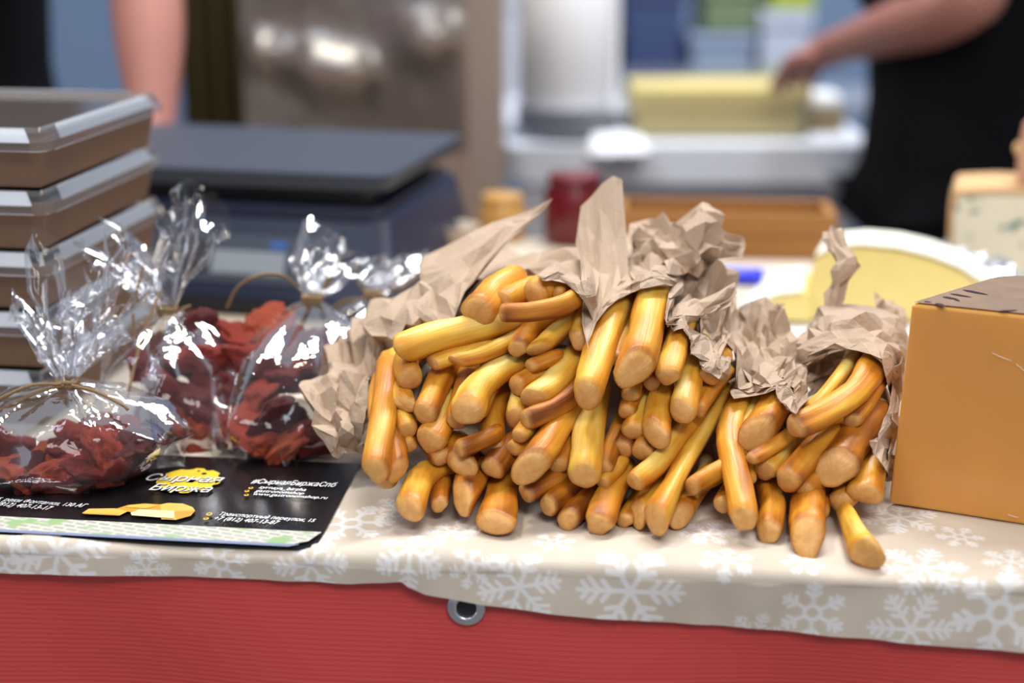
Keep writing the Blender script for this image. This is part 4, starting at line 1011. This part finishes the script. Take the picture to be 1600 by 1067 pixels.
# film: a loose skin just off the front face and the top, with a few puckers
rf = random.Random(8)
def film_sheet(name, o, u, v, nu, nv, amp, seed):
    r = random.Random(seed); vs = []; n_ = u.cross(v).normalized()
    for i in range(nu+1):
        for j in range(nv+1):
            e = 0 if (i in (0, nu) or j in (0, nv)) else 1
            vs.append(o + u*(i/nu) + v*(j/nv) + n_*(.0009 + e*abs(r.gauss(0, amp))))
    fs = [(i*(nv+1)+j, (i+1)*(nv+1)+j, (i+1)*(nv+1)+j+1, i*(nv+1)+j+1) for i in range(nu) for j in range(nv)]
    return mesh(name, vs, fs, wrapfilm, cb, True)
F0 = Vector((0, 0, .003)); fu = P1-P0; fvv = Vector((.0046, .002, .129))
film_sheet('front_film', F0 - Vector((0, .0004, 0)), fu, fvv, 9, 8, .00025, 3)
# glints along the film creases, painted in as thin white threads
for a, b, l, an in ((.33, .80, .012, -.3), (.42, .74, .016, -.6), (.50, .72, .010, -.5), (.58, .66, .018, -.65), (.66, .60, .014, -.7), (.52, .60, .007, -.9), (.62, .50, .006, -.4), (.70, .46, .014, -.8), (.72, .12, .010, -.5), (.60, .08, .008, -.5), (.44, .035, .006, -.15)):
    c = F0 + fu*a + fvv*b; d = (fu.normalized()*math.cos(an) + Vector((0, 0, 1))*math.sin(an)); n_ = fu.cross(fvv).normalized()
    tube('film_glint', [c - d*l/2 + n_*.0016, c + n_*.0022, c + d*l/2 + n_*.0016], .00015, white_pl, cb, 5, 8)
# printed band on the top
tp_m = mat('printed_film', srgb(150, 128, 110), .22, .6, noise_amt=.25, noise_scale=60)
ink = mat('dark_ink', srgb(58, 44, 58), .35)
tv = [Vector((x, y, CH)) for x, y in top]; ctr = sum(tv, Vector())/4
tv = [ctr + (v-ctr)*.985 + Vector((0, 0, .0002)) for v in tv]
tl = mesh('top_label', tv, [(0, 1, 2, 3)], tp_m, cb)
for (x0, y0), (x1, y1), wd in (((1443, 470.5), (1456, 471.5), .0010), ((1462, 473), (1478, 479), .0022), ((1472, 463), (1496, 467), .0018), ((1483, 458), (1519, 464), .0016), ((1503, 452), (1544, 460), .0020), ((1560, 486), (1590, 484), .0016), ((1490, 466), (1500, 470), .0012)):
    o_ = Vector(cb.location); a = atz(x0, y0, CH+.0006) - o_; b = atz(x1, y1, CH+.0006) - o_; n_ = Vector((0, 0, 1)).cross(b-a).normalized()*wd; d_ = b-a
    mesh('ink_mark', [a, a + d_*.2 - n_*.8, a + d_*.6 - n_, b - n_*.3, b, a + d_*.7 + n_*.7, a + d_*.3 + n_], [(0, 1, 2, 3, 4, 5, 6)], ink, tl)

# ------------------------------------------------------------------ cheeses at the back of the table
brie = empty('soft_cheese', tuple(atz(1390, 500, 0))); bo = brie.location
def rel(v, o): return tuple(Vector(v) - Vector(o))
def slab(name, front, depth, m, parent, o, smooth=False):
    """front outline (list of 3-D points), pushed back by the vector depth; closed solid"""
    n = len(front); vs = [Vector(p)-Vector(o) for p in front] + [Vector(p)+Vector(depth)-Vector(o) for p in front]
    bm = bmesh.new(); bv = [bm.verts.new(v) for v in vs]
    bm.faces.new(bv[:n]); bm.faces.new(bv[n:][::-1])
    for i in range(n): bm.faces.new((bv[i], bv[n+i], bv[n+(i+1) % n], bv[(i+1) % n]))
    bmesh.ops.recalc_face_normals(bm, faces=bm.faces); bmesh.ops.bevel(bm, geom=bm.edges[:], offset=.002, segments=2, affect='EDGES')
    return from_bm(name, bm, m, parent, smooth)
DB = 1.24
outline = [(1258, 502), (1264, 440), (1275, 402), (1300, 389), (1345, 386), (1400, 392), (1450, 404), (1500, 424), (1535, 446), (1560, 480), (1565, 505)]
slab('cut_paste', [at(x, y, DB) for x, y in outline], (.02, .055, 0), cream, brie, bo)
rl = [(1275, 402), (1300, 388), (1345, 384), (1400, 389), (1450, 401), (1500, 420), (1540, 444), (1537, 440), (1500, 415), (1450, 396), (1400, 384.5), (1345, 379.5), (1299, 384), (1272, 399)]
slab('white_rind', [at(x, y, DB-.001) for x, y in rl], (.02, .058, 0), rind, brie, bo)
tag(brie, 'cut half wheel of pale yellow soft cheese with white rind behind the paper hood', 'cheese')
sl = empty('cheese_slice', tuple(atz(1215, 500, .004)))
slab('slice_paste', [at(x, y, 1.235) for x, y in ((1180, 500), (1186, 478), (1215, 462), (1255, 458), (1270, 470), (1268, 505))], (.02, .09, 0), cream, sl, sl.location)
slab('slice_rind', [at(x, y, 1.234) for x, y in ((1186, 478), (1215, 462), (1255, 458), (1254, 453), (1213, 457), (1183, 474))], (.02, .092, 0), rind, sl, sl.location)
tag(sl, 'low pale cheese piece lying left of the soft cheese half wheel', 'cheese')
sheet_poly = [atz(1130, 522, .0022), atz(1580, 540, .0022), atz(1640, 430, .0022), atz(1200, 425, .0022)]
ws = prism('serving_paper', [tuple(p[:2]) for p in sheet_poly], .0016, .0024, paper_w)
tag(ws, 'white paper sheet under the soft cheese on the tablecloth', 'paper')
def blue_mat():
    m = mat('blue_cheese', srgb(228, 220, 196), .5, .3, sub=.15); nt = m.node_tree; b = nt.nodes['Principled BSDF']; N = nt.nodes.new; L = nt.links.new
    tc = N('ShaderNodeTexCoord'); n = N('ShaderNodeTexNoise'); n.inputs['Scale'].default_value = 60; n.inputs['Detail'].default_value = 3; L(tc.outputs['Object'], n.inputs['Vector'])
    cr = N('ShaderNodeValToRGB'); cr.color_ramp.elements[0].position = .60; cr.color_ramp.elements[0].color = srgb(228, 220, 196); cr.color_ramp.elements[1].position = .68; cr.color_ramp.elements[1].color = srgb(110, 134, 130)
    L(n.outputs['Fac'], cr.inputs[0]); L(cr.outputs[0], b.inputs['Base Color']); return m
blue_m = blue_mat(); crust = mat('cheese_crust', srgb(206, 168, 120), .7, noise_amt=.15, noise_scale=60, bump=.4)
bc = empty('blue_cheese', tuple(atz(1560, 440, 0)))
slab('veined_paste', [at(x, y, 1.36) for x, y in ((1486, 432), (1488, 330), (1496, 304), (1560, 302), (1660, 306), (1664, 436))], (.03, .09, 0), blue_m, bc, bc.location)
slab('crust', [at(x, y, 1.358) for x, y in ((1478, 434), (1482, 330), (1492, 298), (1560, 295), (1662, 300), (1662, 306), (1560, 302), (1497, 305), (1489, 332), (1487, 433))], (.03, .094, 0), crust, bc, bc.location)
tag(bc, 'blue-veined cheese wedge at the right edge with foil at its foot', 'cheese')
tc2 = empty('cheese_wedge', tuple(at(1625, 303, 1.40)))
slab('crusty_side', [at(x, y, 1.38) for x, y in ((1590, 302), (1588, 262), (1592, 225), (1600, 190), (1680, 180), (1690, 304))], (.03, .06, 0), mat('pink_crust', srgb(206, 160, 134), .7, noise_amt=.15, noise_scale=50, bump=.4), tc2, tc2.location)
slab('crust_ridge', [at(x, y, 1.379) for x, y in ((1586, 244), (1584, 232), (1592, 226), (1600, 236), (1598, 250))], (.01, .03, 0), crust, tc2, tc2.location)
tag(tc2, 'pinkish crusted cheese standing on the blue cheese at the right edge', 'cheese')
foil_m = mat('foil', (.85, .86, .9, 1), .18, .5, 1)
fo = empty('foil_wrap', tuple(atz(1530, 445, 0))); tag(fo, 'crumpled silver foil at the foot of the blue cheese', 'foil')
for sd, rows in ((1, [[(1478, 372, 1.34), (1500, 385, 1.33), (1530, 402, 1.33), (1570, 410, 1.33)], [(1474, 400, 1.32), (1500, 410, 1.31), (1535, 415, 1.31), (1590, 420, 1.31)], [(1476, 430, 1.30), (1505, 436, 1.28), (1550, 436, 1.28), (1610, 438, 1.28)]]),):
    o = patch('foil_sheet', rows, None, .006, 70, sd, foil_m); o.parent = fo; o.matrix_parent_inverse = fo.matrix_world.inverted()
# marker pen
mk = empty('marker_pen', tuple(at(1160, 430, 1.30))); tag(mk, 'marker pen with a bright blue cap lying behind the paper', 'pen')
a, b, c_ = atz(1080, 428, .010), atz(1192, 432, .010), atz(1290, 434, .010)
blue_cap = mat('blue_cap', srgb(48, 62, 226), .35)
def seg_tube(name, p, q, r, m):
    d = q-p; vs, fs = tube_data([p, p + d*.03, p + d*.5, p + d*.97, q], [r*.8, r, r, r, r*.8], 14); o = mesh(name, vs, fs, m, None, True); o.parent = mk; o.matrix_parent_inverse = mk.matrix_world.inverted()
bpy.context.view_layer.update()
seg_tube('cap', a, b, .0085, blue_cap); seg_tube('barrel', b, c_, .0075, mat('pen_barrel', srgb(196, 202, 210), .4))
# jars and small things at the table's back edge
jar_red = mat('jam_red', srgb(100, 18, 26), .25, .5); honey = mat('honey', srgb(198, 150, 82), .3, .5); lid_gold = mat('lid_gold', srgb(150, 110, 96), .35, .5)
def jar(px, py, z, r, h, m, lidm, label):
    p = atz(px, py, z); o = empty('jar', tuple(p)); tag(o, label, 'jar')
    lathe('glass_jar', [(r*.9, 0), (r, .004), (r, h*.75), (r*.8, h*.86), (r*.8, h*.88)], m, o, 24); lathe('lid', [(r*.86, h*.86), (r*.88, h*.87), (r*.88, h), (r*.8, h*1.01)], lidm, o, 24)
jar(897, 378, .001, .034, .078, jar_red, jar_red, 'dark red jar of preserve standing behind the upright paper flap')
jar(785, 374, .001, .026, .052, honey, honey, 'small honey-coloured jar left of the dark red jar')
cup = empty('paper_cup', tuple(atz(712, 420, .001))); lathe('cup_wall', [(.020, 0), (.0245, .046), (.0255, .047), (.024, .0475), (.0195, .003)], mat('cup_beige', srgb(196, 178, 158), .7), cup, 24)
tag(cup, 'small beige paper cup right of the weighing scale', 'cup')
# wooden crate on the table's back edge
wb = empty('wooden_crate', tuple(atz(1150, 404, .001)), TA); cw_m = mat('crate_wood', srgb(158, 108, 50), .65, noise_amt=.18, noise_scale=16); tag(wb, 'low brown wooden crate on the back edge of the table', 'crate')
for z0 in (.0, .0255): box('slat', -.13, .105, 0, .008, z0, z0+.0243, cw_m, wb, .001); box('slat', -.13, .105, .075, .083, z0, z0+.0243, cw_m, wb, .001)
for x in (-.13, .095):
    box('end_board', x, x+.01, .008, .075, 0, .049, cw_m, wb)
box('bottom_board', -.12, .095, .008, .075, 0, .006, cw_m, wb)

# ------------------------------------------------------------------ behind the stall
bt = empty('back_table', (.30, 2.62, -.75)); tag(bt, 'white table with a rounded corner standing behind the stall', 'table')
BX0, BX1, BY0, BY1 = -.012, .595, 2.28, 2.95
def bchild(o): o.parent = bt; o.matrix_parent_inverse = bt.matrix_world.inverted(); return o
bpy.context.view_layer.update()
bchild(prism('table_top', [(x+(BX0+BX1)/2, y+(BY0+BY1)/2) for x, y in rrect(BX1-BX0, BY1-BY0, .04)], -.062, 0, enamel, None, .006))
bchild(box('apron', BX0+.04, BX1-.04, BY0+.03, BY1-.03, -.115, -.062, mat('shaded_enamel', srgb(170, 176, 190), .5)))  # apron enamel greyed, the shade under the top put into its colour
for x in (BX0+.03, BX1-.085):
    for y in (BY0+.02, BY1-.07): bchild(box('leg', x, x+.05, y, y+.05, -.75, -.06, enamel))
def gbox(name, pxa, pya, pxb, pyb, D, dep, m, label, cat, bev=.004):
    """box whose front face fills the given pixels at distance D"""
    a, b = at(pxa, pya, D), at(pxb, pyb, D); o = empty(name, ((a.x+b.x)/2, D, b.z)); tag(o, label, cat); return o, (b.x-a.x), a.z-b.z
# pale cheese block in a clear tub on the white table
p = at(1120, 216, 2.36); kb = empty('cheese_tub', (p.x, 2.36, .002)); tag(kb, 'clear tub holding a pale yellow cheese block on the white table', 'tub')
hw = .142
box('cheese_brick', -hw, hw, .0, .16, .001, .082, mat('pale_brick', srgb(222, 206, 138), .5, noise_amt=.08, noise_scale=20), kb, .006)
box('clear_tub', -hw-.012, hw+.012, -.012, .175, .0, .10, lidfilm, kb, .006)
kb2 = empty('cardboard_tray', (at(1285, 214, 2.42).x, 2.42, .002)); tag(kb2, 'small brown tray right of the cheese tub', 'tray')
box('tray_wall', -.035, .035, 0, .09, 0, .04, mat('brown_tray', srgb(134, 116, 84), .7), kb2, .003); box('tray_lining', -.03, .03, .005, .085, .04, .062, paper_w, kb2, .006)
plate_m = mat('plate_white', srgb(204, 207, 214), .4)
p = at(898, 245, 2.22)
for i in range(5):
    o = lathe('plate', [(.045, 0), (.06, .002), (.102, .014), (.104, .0155), (.10, .0155), (.058, .004), (.0, .004)], plate_m, None, 32); o.location = (at(900, 250, 2.40).x, 2.40, .001 + i*.008)
    tag(o, ('white plate, lowest of the stack under the paper roll', 'white plate, second from the bottom under the paper roll', 'white plate in the middle of the stack under the paper roll', 'white plate, second from the top under the paper roll', 'white plate directly under the tall paper roll')[i], 'plate', 'white plates stacked on the back table')
pr = empty('paper_roll', (at(886, 190, 2.40).x, 2.40, .052)); tag(pr, 'tall white paper towel roll standing on the plates', 'paper roll')
lathe('rolled_paper', [(.02, 0), (.078, 0), (.080, .003), (.082, .247), (.080, .25), (.02, .25)], paper_w, pr, 32); lathe('cardboard_core', [(.014, .001), (.02, .001), (.02, .2505), (.014, .2505)], cardboard, pr, 20)
box('loose_sheet', .070, .0815, -.05, .0, .0, .25, paper_w, pr)
# white crumpled bag in front of plates
cwb = empty('plastic_bag', (at(960, 300, 2.2).x, 2.2, -.0)); tag(cwb, 'crumpled white plastic bag hanging over the white table edge', 'bag')
for rows in ([[(930, 208, 2.30), (965, 200, 2.30), (1005, 212, 2.30)], [(920, 240, 2.22), (965, 236, 2.22), (1012, 240, 2.22)], [(925, 275, 2.20), (965, 280, 2.19), (1010, 272, 2.20)], [(940, 305, 2.20), (972, 318, 2.20), (1000, 300, 2.20)]],):
    o = patch('bag_skin', rows, None, .008, 50, 61, white_pl); o.parent = cwb; o.matrix_parent_inverse = Matrix.Translation(-cwb.location)
# cardboard carton with stretch film
cd = empty('cardboard_carton', (at(560, 300, 1.95).x, 1.95, -.75), math.radians(-9)); tag(cd, 'tall taupe cardboard carton wrapped in shiny film behind the scale', 'carton')
cw = .158
box('carton_body', -cw, cw, 0, .30, 0, 1.13, cardboard, cd, .004)
for x in (-.002, ): box('tape_strip', x-.02, x+.02, -.0006, 0, .55, 1.13, mat('tape', srgb(158, 136, 112), .35), cd)
flm = film_mat('stretch_film', (.98, .98, .98, 1), .02, .30, 1.5, 3.4)
vs, fs = [], []; nx, nz = 60, 34; BL = ((-.128, .930, .030), (-.055, .915, .040), (.000, .905, .036), (.105, .950, .042))
for i in range(nx+1):
    for j in range(nz+1):
        x, z = -.156 + .312*i/nx, .80 + .32*j/nz
        b_ = sum(.026*math.exp(-((x-bx)/br_)**2 - ((z-bz)/(br_*.75))**2) for bx, bz, br_ in BL)
        vs.append((x, -.002 - b_ - .003*abs(noise.noise(Vector((x*40, z*40, 2)))), z))
for i in range(nx):
    for j in range(nz): k = i*(nz+1)+j; fs.append((k, k+nz+1, k+nz+2, k+1))
mesh('stretch_film', vs, fs, flm, cd, True)
post = empty('wooden_post', (at(746, 300, 2.34).x, 2.34, -.75)); tag(post, 'slim brown wooden post beside the cardboard carton', 'post')
box('upright', -.014, .014, 0, .03, 0.012, 1.2, mat('post_brown', srgb(150, 128, 108), .7, noise_amt=.1, noise_scale=10), post, .002); box('foot_plate', -.025, .025, -.035, .065, 0, .012, darkpl, post, .002)
# olive curtain behind the left person
cv, cf = [], []; x0, x1 = at(284, 100, 2.5).x, at(400, 100, 2.5).x
for i in range(41):
    for j in range(12):
        t = i/40; cv.append((x0+(x1-x0)*t*1.0, 2.5 + .02*math.sin(t*22), -.75 + 1.9*j/11))
for i in range(40):
    for j in range(11): k = i*12+j; cf.append((k, k+12, k+13, k+1))
cu = mesh('curtain', cv, cf, olive, None, True); sm = cu.modifiers.new('thickness', 'SOLIDIFY'); sm.thickness = .004
tag(cu, 'dark olive curtain hanging beside the cardboard carton', 'curtain')
# far clutter: crates and packets on a shelf
shf = empty('shelf_rack', (.62, 3.25, -.75)); tag(shf, 'grey shelf rack far behind the white table', 'shelf')
bpy.context.view_layer.update()
greym = mat('rack_grey', srgb(150, 158, 172), .5)
for z in (-.45, -.08): box('shelf_board', -.70, .55, 0, .36, z+.75, z+.775, greym, shf, .002)
for x in (-.70, .52):
    for y in (.0, .33): box('rack_post', x, x+.03, y, y+.03, 0, 1.35, greym, shf)
def crate(cx, wd, z, h, m, label, y=3.28, rz=0):
    o = empty('storage_box', (cx, y, z), rz); tag(o, label, 'box'); box('box_body', -wd/2, wd/2, 0, .24, 0, h*.82, m, o, .008); box('box_lid', -wd/2-.006, wd/2+.006, -.006, .246, h*.82, h, m, o, .006)
    return o
sz = -.0545
crate(at(1022, 60, 3.28).x, .13, sz, .27, mat('box_navy', srgb(50, 66, 108), .5), 'navy blue storage box on the far rack')
crate(at(1130, 60, 3.28).x, .14, sz, .15, mat('box_bluegrey', srgb(140, 156, 182), .5), 'blue-grey storage box between the navy and white ones')
crate(at(1228, 60, 3.28).x, .11, sz, .20, mat('box_pale', srgb(186, 196, 214), .5), 'pale grey storage box on the far rack near the arm')
crate(at(1140, 60, 3.28).x, .12, sz+.151, .10, mat('box_green', srgb(110, 128, 96), .5), 'dull green box resting on the blue-grey one')
crate(at(1240, 10, 3.28).x, .10, sz+.201, .08, mat('box_lime', srgb(170, 184, 70), .5), 'lime green packet on top of the pale grey box')
crate(at(760, 80, 3.3).x, .15, sz, .25, mat('box_white', srgb(200, 204, 214), .5), 'whitish storage box behind the wooden post', 3.3)
crate(at(962, 60, 3.2).x, .03, sz, .17, mat('box_olive', srgb(92, 92, 74), .5), 'narrow olive carton right behind the paper roll', 3.27)

# ------------------------------------------------------------------ people
def skinned(name, verts, edges, m, parent=None, root=0, sub=2):
    me = bpy.data.meshes.new(name); me.from_pydata([v[:3] for v in verts], edges, []); me.update()
    o = link(name, me, m, parent); o.modifiers.new('skin', 'SKIN'); sd = me.skin_vertices[0].data
    for i, v in enumerate(verts):
        r = v[3]; sd[i].radius = r if isinstance(r, tuple) else (r, r); sd[i].use_root = (i == root)
    md = o.modifiers.new('sub', 'SUBSURF'); md.levels = sub; md.render_levels = sub; return o
def hand_chain(V, E, wrist_i, palm, dirv, side, nrm, s=1.0):
    """palm and five bent fingers continuing from vertex wrist_i"""
    V.append((*(palm), (.034*s, .016*s))); p_i = len(V)-1; E.append((wrist_i, p_i))
    for k, (off, ln) in enumerate(((-.030, .062), (-.010, .074), (.011, .070), (.030, .055))):
        b = palm + dirv*.035*s + side*off*s; V.append((*b, .0105*s)); E.append((p_i, len(V)-1))
        for q, (f, dn) in enumerate(((.5, .012), (1.0, .036))):
            c = b + dirv*ln*f*s - nrm*dn*s; V.append((*c, .0088*s)); E.append((len(V)-2, len(V)-1))
    t = palm - side*.036*s - dirv*.012*s; V.append((*t, .012*s)); E.append((p_i, len(V)-1))
    t2 = t - side*.018*s + dirv*.034*s - nrm*.008*s; V.append((*t2, .0095*s)); E.append((len(V)-2, len(V)-1))
def person(label, hip, chest, neck, head, armL, armR, face, shirt_m, pants_m, feet, hem_len=.22):
    """hip..head: points; arms: shoulder, elbow, wrist, hand direction; face: unit vector the head looks along"""
    root = empty('person', (hip.x, hip.y, -.75)); tag(root, label, 'person')
    inv = root.matrix_world.inverted()
    def add(o): o.parent = root; o.matrix_parent_inverse = Matrix.Translation(-root.location); return o
    V = [(*hip, (.12, .09)), (*hip.lerp(chest, .5), (.11, .085)), (*chest, (.13, .09)), (*neck, .055), (*(neck.lerp(head, .45)), .056), (*head, (.078, .094)), (*(head + Vector((0, 0, .09))), (.062, .076))]
    E = [(0, 1), (1, 2), (2, 3), (3, 4), (4, 5), (5, 6)]
    nose = head + face*.098; V.append((*nose, .014)); E.append((5, len(V)-1))
    lat = face.cross(Vector((0, 0, 1)))
    for s in (-1, 1): V.append((*(head + lat*s*.082), .014)); E.append((5, len(V)-1))
    for arm in (armL, armR):
        sh, el, wr, hd, nr = arm
        V += [(*sh, .056), (*sh.lerp(el, .5), .046), (*el, .044), (*el.lerp(wr, .4), .045), (*wr, (.027, .024))]; k = len(V)-5
        E += [(2, k), (k, k+1), (k+1, k+2), (k+2, k+3), (k+3, k+4)]
        hand_chain(V, E, k+4, wr + hd*.055, hd, hd.cross(nr).normalized(), nr)
    for s, ft in zip((-1, 1), feet):
        hj = hip + lat*s*.09 - Vector((0, 0, .08)); kn = hj.lerp(ft, .5) + face*.03
        V += [(*hj, .088), (*kn, .060), (*(ft + Vector((0, 0, .09))), .042), (*(ft + face*.12 + Vector((0, 0, .035))), (.045, .034))]; k = len(V)-4
        E += [(0, k), (k, k+1), (k+1, k+2), (k+2, k+3)]
    add(skinned('body', V, E, skin))
    T = [(*hip, .185), (*hip.lerp(chest, .5), .175), (*chest, .185), (*(neck - Vector((0, 0, .03))), .085), (*(hip - Vector((0, 0, .14))), .195), (*(hip - Vector((0, 0, hem_len))), .20)]; TE = [(0, 1), (1, 2), (2, 3), (0, 4), (4, 5)]
    for sh, el, wr, hd, nr in (armL, armR):
        T += [(*sh, .076), (*sh.lerp(el, .62), .066)]; k = len(T)-2; TE += [(2, k), (k, k+1)]
    add(skinned('shirt', T, TE, shirt_m))
    Q = [(*(hip - Vector((0, 0, .10))), .10)]; QE = []
    for s, ft in zip((-1, 1), feet):
        hj = hip + lat*s*.08 - Vector((0, 0, .14)); kn = hj.lerp(ft, .5) + face*.03; k = len(Q)
        Q += [(*hj, .085), (*kn, .080), (*(ft + Vector((0, 0, .08))), .066)]; QE += [(0, k), (k, k+1), (k+1, k+2)]
    add(skinned('trousers', Q, QE, pants_m))
    for s in (-1, 1):
        e = head + face*.082 + lat*s*.032 + Vector((0, 0, .012)); o = lathe('eye', [(.0, -.006), (.010, -.004), (.010, .004), (.0, .006)], white_pl, None, 10); o.location = e; add(o)
    H = [(*(head + Vector((0, 0, .045)) - face*.03), (.088, .092)), (*(head + Vector((0, 0, .105)) - face*.012), (.070, .078))]; add(skinned('hair', H, [(0, 1)], hair_m))
    return root
up = Vector((0, 0, 1))
# left: black top, bare arm propped on the table's back edge behind the scale
hL = Vector((-.80, 1.92, .16)); f1 = Vector((.15, -.99, 0)).normalized()
sh = Vector((-.56, 1.86, .62)); wrL = at(240, 190, 1.62); elL = at(228, -40, 1.72)
person('person in a black top at far left, bare arm propped behind the scale', hL, hL + Vector((.0, -.02, .36)), hL + Vector((0, -.03, .55)), hL + Vector((0, -.05, .70)),
       (sh, elL, wrL, Vector((.0, -.75, -.66)).normalized(), Vector((0, -.66, .75)).normalized()),
       (Vector((-1.0, 1.88, .55)), Vector((-1.08, 1.86, .28)), Vector((-1.05, 1.72, .06)), Vector((.1, -.6, -.7)).normalized(), Vector((0, -1, .2)).normalized()), f1, blackcloth, jeans,
       (Vector((-.92, 1.95, -.75)), Vector((-.68, 1.95, -.75))))
# right: black top, forearm stretched out over the white table
hR = Vector((.695, 2.05, .10)); f2 = Vector((-.35, .93, 0)).normalized()
elR = at(1535, 0, 1.80); wrR = at(1310, 72, 2.12); hd = (at(1190, 125, 2.36) - wrR).normalized()
person('person in a black top at the right reaching over the white table', hR, hR + Vector((.0, .03, .36)), hR + Vector((-.02, .06, .55)), hR + Vector((-.04, .10, .70)),
       (Vector((.58, 1.98, .50)), elR, wrR, hd, Vector((0, -.3, 1)).normalized()),
       (Vector((.88, 2.07, .50)), Vector((1.02, 2.07, .26)), Vector((1.04, 2.25, .12)), Vector((.1, .8, -.3)).normalized(), Vector((0, -.3, 1)).normalized()), f2, blackcloth, jeans,
       (Vector((.60, 2.02, -.75)), Vector((.80, 2.02, -.75))))

# ------------------------------------------------------------------ put every thing's origin at its own base
bpy.context.view_layer.update()
def shift(o, off):
    o.data.transform(Matrix.Translation(-off))
    for c in o.children: shift(c, off)
for o in list(SC.objects):
    if o.parent is None and o.type == 'MESH' and o.location.length < 1e-6 and o.name not in ('floor', 'wall_back'):
        b = [Vector(c) for c in o.bound_box]; off = Vector(((b[0].x+b[6].x)/2, (b[0].y+b[6].y)/2, min(c.z for c in b))); shift(o, off); o.location = off
for o in (w1, w2, w3, w4):
    pts = [Vector(c) for ch in o.children for c in ch.bound_box]; off = Vector((sum(p.x for p in pts)/len(pts), sum(p.y for p in pts)/len(pts), 0)); o.location = off
    for ch in o.children: ch.data.transform(Matrix.Translation(-off))
